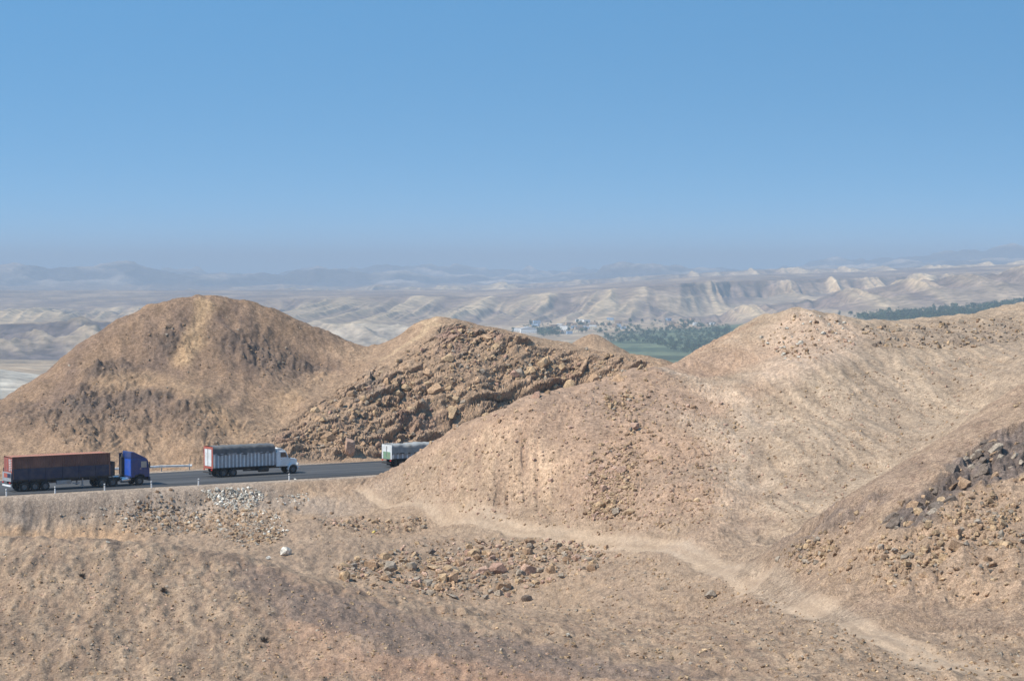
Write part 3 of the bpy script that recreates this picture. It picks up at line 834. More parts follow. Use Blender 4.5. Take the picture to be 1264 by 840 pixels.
def block_arrays(seed, cuts=3):
    """angular broken block: a jittered box with corners knocked off"""
    r = random.Random(seed)
    pts = [Vector((sx * r.uniform(.5, .95), sy * r.uniform(.5, .9), sz * r.uniform(.4, .85))) for sx in (-1, 1) for sy in (-1, 1) for sz in (-1, 1)]
    b = bmesh.new()
    for p in pts: b.verts.new(p * .5)
    bmesh.ops.convex_hull(b, input=b.verts)
    for _ in range(cuts):
        c = r.choice(pts) * .5
        n_ = Vector((c.x * r.uniform(.5, 1.4), c.y * r.uniform(.5, 1.4), c.z * r.uniform(.5, 1.4))).normalized()
        bmesh.ops.bisect_plane(b, geom=b.verts[:] + b.edges[:] + b.faces[:], plane_co=n_ * c.dot(n_) * r.uniform(.55, .8), plane_no=n_, clear_outer=True)
        res = bmesh.ops.convex_hull(b, input=b.verts)
        bmesh.ops.delete(b, geom=[v for v in b.verts if not v.link_faces], context='VERTS')
    co = [v.co.copy() for v in b.verts]; b.free(); b = bmesh.new()
    for c in co: b.verts.new(c)
    bmesh.ops.remove_doubles(b, verts=b.verts, dist=0.02)
    bmesh.ops.convex_hull(b, input=b.verts)
    bmesh.ops.delete(b, geom=[v for v in b.verts if not v.link_faces], context='VERTS')
    bmesh.ops.dissolve_limit(b, angle_limit=0.06, verts=b.verts, edges=b.edges)
    bmesh.ops.triangulate(b, faces=b.faces)
    bmesh.ops.recalc_face_normals(b, faces=b.faces)
    b.verts.index_update()
    va = np.array([v.co for v in b.verts]); fa = np.array([[v.index for v in f.verts] for f in b.faces])
    b.free()
    return outward(va, fa)
ROCKS = [rock_arrays(i, 14, (0.6, 0.75, 0.9)[i % 3], 4) if i % 2 == 0 else block_arrays(40 + i, 5 + i % 3) for i in range(15)]
SMALL = [rock_arrays(100 + i, 10, (0.6, 0.8)[i % 2], 2) if i % 2 else block_arrays(300 + i, 2) for i in range(10)]
STONEM = earth_mat('stone', bump=0.6, s1=0.8, s2=3.5, s3=14, bump_scale=0.12, amp=0.9)
TINT = {'tan': lin(168, 142, 112), 'orange': lin(168, 138, 110), 'red': lin(158, 127, 109), 'grey': lin(148, 134, 118), 'dark': lin(110, 97, 86), 'brown': lin(144, 118, 94),
        'white': lin(214, 206, 192), 'palegrey': lin(176, 168, 154), 'yellow': lin(190, 168, 96), 'pink': lin(172, 142, 122)}
TINT = {k: v for k, v in TINT.items()}
_rock_me = {}
def rock_mesh(v, tint):
    if (v, tint) not in _rock_me:
        va, fa = ROCKS[v]
        me = np_mesh('rock', va, fa, smooth=False)
        set_colour(me, np.tile(TINT[tint], (len(va), 1)))
        me.materials.append(STONEM)
        _rock_me[(v, tint)] = me
    return _rock_me[(v, tint)]

def place_rock(name, pos, size, tint, rnd, parent=None, sink=0.25, stretch=None, rot=None):
    v = rnd.randrange(len(ROCKS))
    o = bpy.data.objects.new(name, rock_mesh(v, tint))
    COL.objects.link(o)
    sx, sy, sz = stretch or (rnd.uniform(0.85, 1.25), rnd.uniform(0.75, 1.0), rnd.uniform(0.75, 1.0))
    o.scale = (size * sx, size * sy, size * sz)
    o.rotation_euler = rot or (rnd.uniform(-0.4, 0.4), rnd.uniform(-0.4, 0.4), rnd.uniform(0, 6.28))
    h = ROCKS[v][0][:, 2].max() * size * sz
    o.location = (pos[0], pos[1], pos[2] + h * (1 - 2 * sink))
    if parent is not None: o.parent = parent
    return o

def in_poly(px, py, P):
    c = False
    for i in range(len(P)):
        (x1, y1), (x2, y2) = P[i], P[i - 1]
        if (y1 > py) != (y2 > py) and px < (x2 - x1) * (py - y1) / (y2 - y1) + x1: c = not c
    return c

def spots(P, n, rnd, core=None):
    """n points on the ground inside an outline, thicker towards core points"""
    xs, ys = [p[0] for p in P], [p[1] for p in P]
    out_ = []
    guard = 0
    while len(out_) < n and guard < n * 60:
        guard += 1
        if core and rnd.random() < 0.75:
            c = rnd.choice(core); px, py = rnd.gauss(c[0], c[2]), rnd.gauss(c[1], c[2] * 0.6)
        else:
            px, py = rnd.uniform(min(xs), max(xs)), rnd.uniform(min(ys), max(ys))
        if in_poly(px, py, P):
            h = hit(px, py, ZN)
            if h: out_.append(h)
    return out_

def scatter(name, label, items, rnd, parent=None):
    """items: (position, size, rgb); one mesh of many small stones"""
    V_, F_, C_ = [], [], []
    base = 0
    for pos, size, rgb in items:
        va, fa = SMALL[rnd.randrange(len(SMALL))]
        R = np.array(Euler((rnd.uniform(-0.6, 0.6), rnd.uniform(-0.6, 0.6), rnd.uniform(0, 6.28))).to_matrix())
        s = size * np.array([rnd.uniform(0.8, 1.3), rnd.uniform(0.7, 1.1), rnd.uniform(0.7, 1.1)])
        p = (va * s) @ R.T + np.array(pos) + np.array([0, 0, size * 0.12])
        V_.append(p); F_.append(fa + base); base += len(va)
        C_.append(np.tile(np.asarray(rgb) * rnd.uniform(0.75, 1.2), (len(va), 1)))
    me = np_mesh(name, np.concatenate(V_), np.concatenate(F_), smooth=False)
    set_colour(me, np.concatenate(C_))
    o = link(name, me, STONEM, parent)
    tag(o, label, kind='stuff')
    return o
def logsize(rnd, a, b): return a * (b / a) ** (rnd.random() ** 1.9)

rnd = random.Random(5)
HUE = {'tan': 'tan', 'orange': 'orange-tan', 'pink': 'pinkish', 'grey': 'grey', 'brown': 'brown', 'red': 'reddish', 'palegrey': 'pale grey', 'white': 'white'}
def side(p, a, b):
    q = p[0] / p[1] * F + 632
    return 'left third' if q < a else ('middle' if q < b else 'right third')
# ---- outcrop rocks of the blasted face: pieces of the hill
FACE = [(335, 560), (350, 532), (382, 500), (425, 476), (470, 452), (515, 424), (548, 402), (585, 403), (640, 414), (668, 428), (700, 424), (740, 434), (800, 445), (812, 455), (770, 472), (700, 498),
        (620, 522), (545, 550), (520, 562), (480, 568)]
CORE = [(400, 535, 22), (440, 505, 22), (500, 480, 28), (560, 450, 30), (620, 440, 25), (560, 500, 30), (640, 470, 22), (680, 455, 18), (740, 455, 18), (600, 415, 18), (470, 540, 22)]
FTINT = ['tan', 'orange', 'brown', 'grey', 'red', 'dark']
for p in spots(FACE, 300, rnd, CORE):
    large = rnd.random() < 0.12
    sz = rnd.uniform(1.3, 2.0) if large else logsize(rnd, 0.45, 1.25)
    tint = rnd.choices(FTINT, [52, 14, 14, 14, 3, 3])[0]
    place_rock('rock', p, sz, tint, rnd, GROUND_OBJ[ROCKY], sink=rnd.uniform(0.5, 0.66) if large else rnd.uniform(0.42, 0.65),
               stretch=(rnd.uniform(1.0, 1.5), rnd.uniform(0.9, 1.2), rnd.uniform(0.8, 1.2)), rot=(rnd.uniform(-0.5, 0.5) + 0.3, -0.55 + rnd.uniform(-0.4, 0.4), rnd.uniform(-0.7, 0.9)))
items = [(p, logsize(rnd, 0.2, 0.8), TINT[rnd.choices(['tan', 'orange', 'brown', 'grey', 'red', 'dark'], [42, 16, 14, 16, 4, 8])[0]]) for p in spots(FACE, 1100, rnd, CORE)]
scatter('rock_debris', 'broken rock debris between the outcrop rocks of the face', items, rnd, GROUND_OBJ[ROCKY])
# the pale slab at the foot of the face
hp = hit(431, 560, ZN)
o = place_rock('rock', hp, 2.3, 'pink', rnd, GROUND_OBJ[ROCKY], sink=0.15, stretch=(0.75, 0.7, 1.3), rot=(0.1, 0.1, 0.4)); o['label'] = 'pale pinkish slab at the foot of the rock face'

# dark ledges of the grey band: pieces of the outcrop slope
for p in spots([(1095, 640), (1150, 598), (1182, 565), (1228, 535), (1262, 522), (1262, 575), (1190, 602), (1150, 640), (1112, 660)], 45, rnd):
    place_rock('rock', p, logsize(rnd, 0.5, 1.5), rnd.choice(['dark', 'grey', 'dark', 'brown']), rnd, GROUND_OBJ[OUT], sink=rnd.uniform(0.66, 0.8),
               stretch=(rnd.uniform(1.0, 1.9), rnd.uniform(0.8, 1.1), rnd.uniform(0.6, 0.9)), rot=(rnd.uniform(-0.4, 0.4), -0.6 + rnd.uniform(-0.3, 0.3), rnd.uniform(-0.5, 0.9)))
for p in spots([(950, 690), (1100, 620), (1262, 540), (1262, 740), (1180, 748), (1090, 735), (1000, 712)], 90, rnd):
    place_rock('rock', p, logsize(rnd, 0.4, 1.3), rnd.choice(['tan', 'tan', 'brown', 'orange']), rnd, GROUND_OBJ[OUT], sink=rnd.uniform(0.45, 0.62))

# ---- boulder heap below the dirt track
rnd = random.Random(23)
HEAP = [(415, 700), (470, 682), (540, 664), (640, 662), (720, 668), (770, 676), (780, 692), (735, 702), (690, 716), (640, 744), (600, 742), (520, 735), (420, 716)]
prom = [(557, 712, 1.75, 'orange', 'largest orange-tan boulder in the heap below the dirt track'),
        (536, 697, 1.55, 'tan', 'second largest boulder of the heap, square and tan with its right side in shade'),
        (591, 702, 1.6, 'pink', 'rounded pinkish boulder right of the largest orange boulder'),
        (613, 702, 1.5, 'red', 'reddish angular boulder leaning against the rounded pinkish boulder'),
        (652, 703, 1.25, 'pink', 'pale pink boulder near the right end of the heap'),
        (424, 710, 1.35, 'orange', 'lone orange-brown boulder at the left end of the heap'),
        (482, 700, 1.3, 'grey', 'long grey boulder in the left half of the heap'),
        (508, 699, 1.1, 'grey', 'rounded grey boulder beside the square tan boulder'),
        (585, 682, 1.2, 'tan', 'tan boulder at the top of the heap below the track'),
        (606, 684, 0.9, 'orange', 'small orange boulder at the upper edge of the heap'),
        (680, 703, 1.0, 'brown', 'brown boulder at the right end of the heap'),
        (533, 680, 1.0, 'dark', 'dark grey boulder at the upper left of the heap'),
        (622, 724, 1.2, 'brown', 'flat brown boulder lying below the heap on bare soil'),
        (650, 738, 0.9, 'dark', 'dark stone alone on pale soil below the heap'),
        (764, 684, 0.7, 'orange', 'bright orange stone just below the dirt track'),
        (702, 784, 0.55, 'palegrey', 'pale grey stone alone on the dark foreground slope'),
        (353, 681, 1.25, 'white', 'white block-shaped boulder at the foot of the rubble bank'),
        (331, 688, 0.6, 'white', 'small white stone left of the white block boulder'),
        (133, 668, 0.45, 'palegrey', 'small whitish stone by the sandy strip below the highway'),
        (461, 655, 0.65, 'yellow', 'yellowish boulder among stones below the road bank'),
        (364, 590, 0.5, 'white', 'white stone on the road shoulder beside a marker post'),
        (877, 733, 1.0, 'grey', 'grey boulder with a dark side left of the lower dirt track'),
        (705, 525, 0.8, 'pink', 'flat pale boulder alone on the sandy spur')]
for px, py, sz, tint, lb in prom:
    sz *= 1.12 if 'heap' in lb or 'boulder' in lb else 1.0
    o = place_rock('boulder', hit(px, py + sz * 3, ZN), sz, tint, rnd, sink=0.18, stretch=(1.15, 0.9, 0.95))
    tag(o, lb, 'boulder', 'single boulders')
HCORE = [(490, 698, 22), (540, 700, 26), (600, 700, 26), (655, 700, 22), (530, 728, 20), (610, 684, 24), (560, 715, 22), (690, 690, 24), (440, 705, 16), (720, 682, 16)]
for p in spots(HEAP, 170, rnd, HCORE):
    tn = rnd.choices(['tan', 'orange', 'pink', 'grey', 'brown', 'red'], [28, 18, 14, 20, 16, 6])[0]
    o = place_rock('boulder', p, logsize(rnd, 0.55, 1.6), tn, rnd, sink=0.22)
    tag(o, 'loose %s boulder in the %s of the heap below the dirt track' % (HUE[tn], side(p, 520, 640)) , 'boulder', 'boulders heaped below the dirt track')
scatter('heap_stones', 'small broken stones between the boulders of the heap', [(p, logsize(rnd, 0.22, 0.65), TINT[rnd.choice(['tan', 'grey', 'brown', 'pink'])]) for p in spots(HEAP, 1200, rnd, HCORE)], rnd)
# ---- rubble on the face of the spur
RUB = [(745, 480), (800, 480), (800, 520), (790, 560), (780, 640), (725, 642), (712, 600), (730, 560), (750, 520)]
RCORE = [(745, 595, 18), (755, 615, 18), (740, 630, 14), (765, 560, 20), (760, 500, 12), (775, 585, 16)]
for p in spots(RUB, 90, rnd, RCORE):
    tn = rnd.choices(['tan', 'pink', 'brown', 'grey'], [40, 20, 20, 12])[0]
    o = place_rock('boulder', p, logsize(rnd, 0.45, 1.3), tn, rnd, sink=0.25)
    tag(o, 'loose %s rock in the %s of the rubble streak down the spur' % (HUE[tn], 'lower part' if p[2] < 4.5 else 'upper part'), 'boulder', 'rocks of the rubble streak on the spur')
scatter('spur_rubble', 'streak of small rubble down the sandy spur', [(p, logsize(rnd, 0.18, 0.6), TINT[rnd.choice(['tan', 'tan', 'pink', 'brown'])]) for p in spots(RUB, 1000, rnd, RCORE)], rnd)
RUB2 = [(830, 480), (900, 530), (880, 640), (810, 660), (780, 600), (800, 500)]
scatter('spur_stones', 'small stones strewn over the right side of the spur', [(p, logsize(rnd, 0.14, 0.6), TINT[rnd.choice(['tan', 'pink', 'brown'])]) for p in spots(RUB2, 420, rnd)], rnd)
SPALL = [(495, 580), (620, 510), (790, 455), (860, 470), (930, 520), (900, 650), (740, 660), (640, 648), (500, 618)]
scatter('loose_stones', 'scattered single stones lying on the sandy spur', [(p, logsize(rnd, 0.12, 0.5), TINT[rnd.choice(['tan', 'pink', 'brown'])]) for p in spots(SPALL, 2000, rnd)], rnd)
# ---- road bank
BANK = [(180, 606), (250, 602), (330, 600), (385, 605), (370, 640), (345, 668), (310, 680), (250, 660), (180, 660), (100, 660), (60, 640), (120, 622)]
BCORE = [(285, 640, 26), (250, 650, 26), (310, 655, 20), (215, 648, 24), (180, 640, 20), (330, 660, 14)]
for p in spots(BANK, 45, rnd, BCORE):
    tn = rnd.choices(['brown', 'grey', 'tan', 'palegrey'], [35, 30, 25, 10])[0]
    o = place_rock('boulder', p, logsize(rnd, 0.4, 0.8), tn, rnd, sink=0.22)
    tag(o, 'loose %s rock in the %s of the rubble on the road bank' % (HUE[tn], side(p, 220, 300)), 'boulder', 'rocks tipped down the road bank')
scatter('bank_rubble', 'brown and grey rubble tipped down the road bank', [(p, logsize(rnd, 0.16, 0.6), TINT[rnd.choices(['brown', 'grey', 'tan', 'palegrey', 'dark'], [34, 30, 22, 8, 8])[0]]) for p in spots(BANK, 1500, rnd, BCORE)], rnd)
PALE = [(245, 604), (312, 602), (330, 612), (312, 628), (285, 630), (262, 620)]
for p in spots(PALE, 40, rnd):
    tn = rnd.choice(['white', 'palegrey', 'palegrey'])
    o = place_rock('boulder', p, logsize(rnd, 0.35, 0.7), tn, rnd, sink=0.2)
    tag(o, '%s broken rock in the %s of the pale heap below the highway' % (HUE[tn], side(p, 272, 298)), 'boulder', 'whitish rocks dumped below the highway')
scatter('pale_rubble', 'whitish rubble dumped just below the highway shoulder', [(p, logsize(rnd, 0.18, 0.5), TINT[rnd.choice(['white', 'palegrey', 'palegrey'])]) for p in
        spots(PALE, 330, rnd) + spots([(340, 612), (380, 608), (382, 622), (340, 624)], 40, rnd) + spots([(300, 625), (345, 632), (355, 655), (330, 660)], 60, rnd)], rnd)
ROW = [(385, 640), (405, 632), (470, 640), (530, 636), (525, 652), (470, 660), (400, 652)]
scatter('stone_row', 'low row of stones on the flat below the road shoulder', [(p, logsize(rnd, 0.2, 0.7), TINT[rnd.choice(['tan', 'grey', 'brown', 'pink'])]) for p in spots(ROW, 210, rnd, [(410, 645, 10), (440, 650, 12), (470, 652, 10), (510, 645, 10)])], rnd)
# ---- hill tops and slopes
scatter('summit_stones', 'stones littering the summit of the pale hillside', [(p, logsize(rnd, 0.18, 0.7), TINT[rnd.choice(['tan', 'pink', 'palegrey', 'brown'])]) for p in
        spots([(930, 420), (985, 384), (1050, 400), (1060, 430), (980, 450)], 260, rnd)], rnd)
scatter('ridge_stones', 'dark stones along the far crest of the hillside', [(p, logsize(rnd, 0.18, 0.75), TINT[rnd.choice(['brown', 'tan', 'dark', 'grey'])]) for p in
        spots([(1060, 404), (1150, 398), (1262, 390), (1262, 420), (1180, 432), (1080, 428)], 420, rnd)], rnd)
scatter('hillside_stones', 'small stones scattered over the streaked hillside', [(p, logsize(rnd, 0.1, 0.4), TINT[rnd.choice(['tan', 'brown', 'pink'])]) for p in
        spots([(930, 480), (1262, 430), (1200, 510), (1000, 640), (920, 650)], 1300, rnd)], rnd)
OUTP = [(950, 690), (1020, 645), (1100, 595), (1180, 535), (1262, 480), (1262, 760), (1180, 752), (1090, 738), (1000, 712)]
scatter('outcrop_stones', 'broken stones lying on the outcrop slope', [(p, logsize(rnd, 0.15, 0.7), TINT[rnd.choice(['tan', 'tan', 'brown', 'grey'])]) for p in spots(OUTP, 900, rnd, [(1120, 690, 30), (1210, 660, 40), (1230, 640, 30), (990, 680, 20)])], rnd)
scatter('gully_stones', 'small stones strewn over the floor of the gully', [(p, logsize(rnd, 0.1, 0.42), TINT[rnd.choice(['tan', 'brown', 'grey'])]) for p in
        spots([(380, 660), (640, 665), (870, 700), (1100, 800), (1260, 770), (1260, 838), (950, 838), (760, 810), (560, 765), (420, 730)], 2200, rnd)], rnd)
scatter('foreground_stones', 'small stones scattered on the foreground slope', [(p, logsize(rnd, 0.05, 0.32), TINT[rnd.choice(['tan', 'tan', 'brown', 'pink', 'grey'])] * 0.97) for p in
        spots([(0, 672), (150, 674), (300, 694), (420, 738), (560, 773), (760, 818), (900, 838), (0, 838)], 4000, rnd)], rnd)
BRNP = [(5, 500), (100, 430), (165, 390), (245, 367), (300, 376), (455, 436), (330, 545), (150, 556), (5, 560)]
scatter('hill_stones', 'dark broken stones on the crags of the brown hill', [(p, logsize(rnd, 0.12, 0.45), TINT[rnd.choice(['brown', 'brown', 'brown', 'grey'])] * 0.92) for p in
        spots(BRNP, 900, rnd, [(120, 500, 28), (80, 520, 24), (215, 420, 24), (300, 440, 28), (350, 450, 24), (160, 510, 20), (250, 520, 18)])], rnd)

# ---- low dry shrubs on the foreground slope, and one tuft standing for a dark crevice
TWIG = plain_mat('dry_twigs', tuple(lin(92, 78, 66)), rough=0.95, var=0.3)
def shrub(px, py, size, label):
    p = hit(px, py, ZN)
    r = random.Random(px)
    vs, fs = [], []
    for k in range(70):
        a, e = r.uniform(0, 6.28), r.uniform(0.15, 1.4)
        d = Vector((math.cos(a) * math.cos(e), math.sin(a) * math.cos(e), math.sin(e)))
        L_ = size * r.uniform(0.35, 0.6); s_ = d.orthogonal().normalized() * size * 0.02
        b0 = Vector((r.gauss(0, .08), r.gauss(0, .08), 0)) * size
        m_ = b0 + d * L_ * 0.6; tip = b0 + d * L_ + Vector((r.gauss(0, .1), r.gauss(0, .1), 0)) * size
        i = len(vs)
        vs += [b0 - s_, b0 + s_, m_ + s_, m_ - s_, tip]
        fs += [(i, i + 1, i + 2), (i, i + 2, i + 3), (i + 3, i + 2, i + 4)]
    o = link('dry_shrub', np_mesh('dry_shrub', np.array([tuple(v) for v in vs]), np.array(fs), False), TWIG)
    o.location = p
    tag(o, label, 'shrub', 'dry shrubs on the foreground slope')
shrub(202, 730, 0.9, 'brown dry shrub alone in the middle of the foreground slope')
shrub(102, 712, 0.8, 'grey dry shrub on a dark patch near the left edge')
shrub(327, 792, 0.9, 'dark twig tuft added for the shaded crevice under a small foreground ledge')  # twig tuft added where the slope has only a dark crevice
# ================================================================== HIGHWAY
def road_mat():
    m, t, b = new_mat('asphalt')
    N, L = t.nodes.new, t.links.new
    tc = N('ShaderNodeTexCoord')
    mp = N('ShaderNodeMapping'); mp.inputs['Scale'].default_value = (0.06, 0.9, 1)
    L(tc.outputs['Object'], mp.inputs['Vector'])
    n = N('ShaderNodeTexNoise'); n.inputs['Scale'].default_value = 1.0; n.inputs['Detail'].default_value = 6
    L(mp.outputs[0], n.inputs['Vector'])
    r = N('ShaderNodeValToRGB')
    r.color_ramp.elements[0].position = 0.35; r.color_ramp.elements[0].color = (0.06, 0.061, 0.065, 1)
    r.color_ramp.elements[1].position = 0.7; r.color_ramp.elements[1].color = (0.14, 0.137, 0.134, 1)
    L(n.outputs['Fac'], r.inputs[0])
    n2 = N('ShaderNodeTexNoise'); n2.inputs['Scale'].default_value = 9; n2.inputs['Detail'].default_value = 6
    L(tc.outputs['Object'], n2.inputs['Vector'])
    mx = N('ShaderNodeMix'); mx.data_type = 'RGBA'; mx.blend_type = 'MULTIPLY'; mx.inputs['Factor'].default_value = 0.6
    L(r.outputs[0], mx.inputs['A']); L(n2.outputs['Fac'], mx.inputs['B'])
    L(mx.outputs['Result'], b.inputs['Base Color'])
    b.inputs['Roughness'].default_value = 0.85
    b.inputs['Specular IOR Level'].default_value = 0.3
    bp = N('ShaderNodeBump'); bp.inputs['Strength'].default_value = 0.3; bp.inputs['Distance'].default_value = 0.02
    L(n2.outputs['Fac'], bp.inputs['Height']); L(bp.outputs[0], b.inputs['Normal'])
    return m
RZ = math.atan2(RDD[1], RDD[0])
tl = np.arange(-75, 99, 1.5)
re1 = 0.25 * fbm(tl / 6, tl * 0 + 1.3, 3, 500); re2 = 0.45 * fbm(tl / 7, tl * 0 + 7.7, 3, 501)
vv, ff = [], []
for i, t in enumerate(tl):
    for s_, z in ((re1[i], -0.05), (re1[i] + 0.03, 0.05), (4.5, 0.09), (9, 0.12), (13.5, 0.09), (ROAD_W + re2[i] - 0.03, 0.05), (ROAD_W + re2[i], -0.05)):
        vv.append((t, s_, z))
for i in range(len(tl) - 1):
    for k in range(6):
        a = i * 7 + k
        ff.append((a, a + 7, a + 8, a + 1))
me = np_mesh('highway', np.array(vv), np.array(ff)[:, ::-1], True)
ho = link('highway', me, road_mat())
ho.location = road_pt(0, 0, 0); ho.rotation_euler = (0, 0, RZ)
tag(ho, 'dark asphalt highway on its bench between the hills', kind='structure')
def road_z(s): return float(np.interp(s, [0, 4.5, 9, 13.5, 17.6], [0.05, 0.09, 0.12, 0.09, 0.05]))

# ================================================================== MODELLING HELPERS
class MB:
    def __init__(self): self.b = bmesh.new()
    def box(self, x0, x1, y0, y1, z0, z1, bev=0.0):
        r = bmesh.ops.create_cube(self.b, size=1.0)
        for v in r['verts']:
            v.co = Vector(((x0 + x1) / 2 + v.co.x * (x1 - x0), (y0 + y1) / 2 + v.co.y * (y1 - y0), (z0 + z1) / 2 + v.co.z * (z1 - z0)))
        if bev:
            es = list({e for v in r['verts'] for e in v.link_edges})
            bmesh.ops.bevel(self.b, geom=es, offset=bev, segments=2, affect='EDGES', profile=0.5)
        return self
    def prism(self, pts, y0, y1, bev=0.0, taper=0.0):
        """side outline (x, z) carried from y0 to y1"""
        a = [self.b.verts.new((x, y0, z)) for x, z in pts]
        c = [self.b.verts.new((x, y1, z)) for x, z in pts]
        fs = [self.b.faces.new(a), self.b.faces.new(c[::-1])]
        n = len(pts)
        for i in range(n):
            fs.append(self.b.faces.new((a[i], c[i], c[(i + 1) % n], a[(i + 1) % n])))
        bmesh.ops.recalc_face_normals(self.b, faces=fs)
        if bev:
            es = list({e for v in a + c for e in v.link_edges})
            bmesh.ops.bevel(self.b, geom=es, offset=bev, segments=2, affect='EDGES', profile=0.5)
        return self
    def cyl(self, p, axis, r, h, seg=20, r2=None):
        m = {'x': Matrix.Rotation(math.pi / 2, 4, 'Y'), 'y': Matrix.Rotation(math.pi / 2, 4, 'X'), 'z': Matrix.Identity(4)}[axis]
        bmesh.ops.create_cone(self.b, cap_ends=True, segments=seg, radius1=r, radius2=r if r2 is None else r2, depth=h, matrix=Matrix.Translation(p) @ m)
        return self
    def lathe(self, prof_, y, seg=22, cx=0.0, cz=0.0):
        """wheel-like ring: outline (radius, y) turned about the y axis"""
        ring = []
        for k in range(seg):
            a = 2 * math.pi * k / seg
            ring.append([self.b.verts.new((cx + r * math.cos(a), y + yy, cz + r * math.sin(a))) for r, yy in prof_])
        for k in range(seg):
            for i in range(len(prof_) - 1):
                q = (ring[k][i], ring[k][i + 1], ring[(k + 1) % seg][i + 1], ring[(k + 1) % seg][i])
                self.b.faces.new(q)
        bmesh.ops.recalc_face_normals(self.b, faces=self.b.faces)
        return self
    def build(self, name, mat, parent=None, smooth=False):
        me = bpy.data.meshes.new(name)
        self.b.to_mesh(me); self.b.free()
        if smooth:
            for p in me.polygons: p.use_smooth = True
        return link(name, me, mat, parent)

DUST = (*lin(150, 128, 104), 0.55)
M = {
    'blue': plain_mat('sunlit_blue_paint', (0.007, 0.07, 0.40), 0.35, spec=0.5, var=0.12, dirt=(*lin(120, 110, 100), 0.25)),  # cab blue with the sunlight on its back put into the colour
    'blue_shaded': plain_mat('shaded_blue_paint', (0.007, 0.032, 0.145), 0.35, spec=0.5, var=0.15, dirt=(*lin(110, 100, 92), 0.25)),  # same cab blue darkened, the shade of its near side put into the colour
    'navy': plain_mat('navy_paint', (0.018, 0.024, 0.058), 0.6, var=0.2, dirt=(*lin(110, 98, 86), 0.3)),
    'rust_red_shaded': plain_mat('shaded_container_paint', tuple(lin(92, 62, 55)), 0.6, var=0.18, scale=1.2, dirt=(*lin(150, 112, 92), 0.5)),  # container sides darkened, their shade put into the colour
    'roof_red_sunlit': plain_mat('sunlit_container_roof_paint', tuple(lin(172, 118, 98)), 0.7, var=0.15, dirt=DUST),  # container red lightened, sunlight on the roof put into the colour, plus real dust
    'chassis': plain_mat('chassis_black', (0.02, 0.02, 0.021), 0.7, var=0.25, dirt=(*lin(96, 84, 72), 0.4)),
    'tyre': plain_mat('tyre_rubber', (0.018, 0.018, 0.018), 0.9, var=0.2, dirt=(*lin(100, 86, 72), 0.35)),
    'rim': plain_mat('rim_steel', (0.16, 0.16, 0.165), 0.5, 0.5, dirt=(*lin(110, 96, 82), 0.5)),
    'chrome': plain_mat('bright_metal', (0.6, 0.6, 0.6), 0.25, 0.9, var=0.05),
    'grey': plain_mat('grey_metal', (0.30, 0.31, 0.32), 0.55, 0.3, var=0.2, dirt=DUST),
    'white': plain_mat('white_paint', (0.74, 0.75, 0.75), 0.4, var=0.06, dirt=(*lin(170, 158, 140), 0.4)),
    'silver': plain_mat('silver_paint', (0.30, 0.32, 0.345), 0.5, 0.1, var=0.15, dirt=(*lin(140, 130, 118), 0.5)),
    'rib': plain_mat('rib_paint', (0.62, 0.63, 0.63), 0.5, var=0.12, dirt=(*lin(140, 130, 118), 0.4)),
    'tarp_dark': plain_mat('dark_tarpaulin', (0.10, 0.103, 0.106), 0.85, var=0.35, scale=1.5, bump=0.5, dirt=(*lin(130, 120, 108), 0.4)),
    'tarp_light': plain_mat('light_tarpaulin', (0.27, 0.275, 0.27), 0.85, var=0.25, scale=1.5, bump=0.6, dirt=(*lin(150, 140, 124), 0.6)),
    'red': plain_mat('red_paint', (0.36, 0.085, 0.06), 0.5, var=0.15, dirt=(*lin(160, 120, 104), 0.35)),
    'lamp_red': plain_mat('lamp_red', (0.45, 0.02, 0.015), 0.25, var=0.05),
    'green': plain_mat('green_paint', (0.16, 0.27, 0.17), 0.5, var=0.15, dirt=DUST),
    'glass': plain_mat('dark_glass', (0.03, 0.035, 0.04), 0.08, var=0.0, spec=0.8),
    'glass_pale': plain_mat('bright_view_glass', (0.30, 0.29, 0.26), 0.2, var=0.1, spec=0.6),  # pale tone stands for the bright view through the cab window
    'lamp': plain_mat('lamp_glass', (0.65, 0.65, 0.62), 0.15, var=0.05),
    'wood': plain_mat('bed_planks', tuple(lin(110, 88, 68)), 0.85, var=0.3),
}
def wheel(root, x, y, r=0.52, w=0.30, out=-1):
    t = MB().lathe([(r * 0.55, -w / 2), (r * 0.9, -w / 2), (r, -w * 0.36), (r, w * 0.36), (r * 0.9, w / 2), (r * 0.55, w / 2), (r * 0.55, -w / 2)], 0).build('wheel', M['tyre'], root, True)
    t.location = (x, y, r)
    rm = MB().lathe([(0.01, out * w * 0.30), (r * 0.2, out * w * 0.42), (r * 0.24, out * w * 0.24), (r * 0.48, out * w * 0.2), (r * 0.57, out * w * 0.5), (r * 0.57, -out * w * 0.4)], 0, 18).build('rim', M['rim'], t, True)
    return t

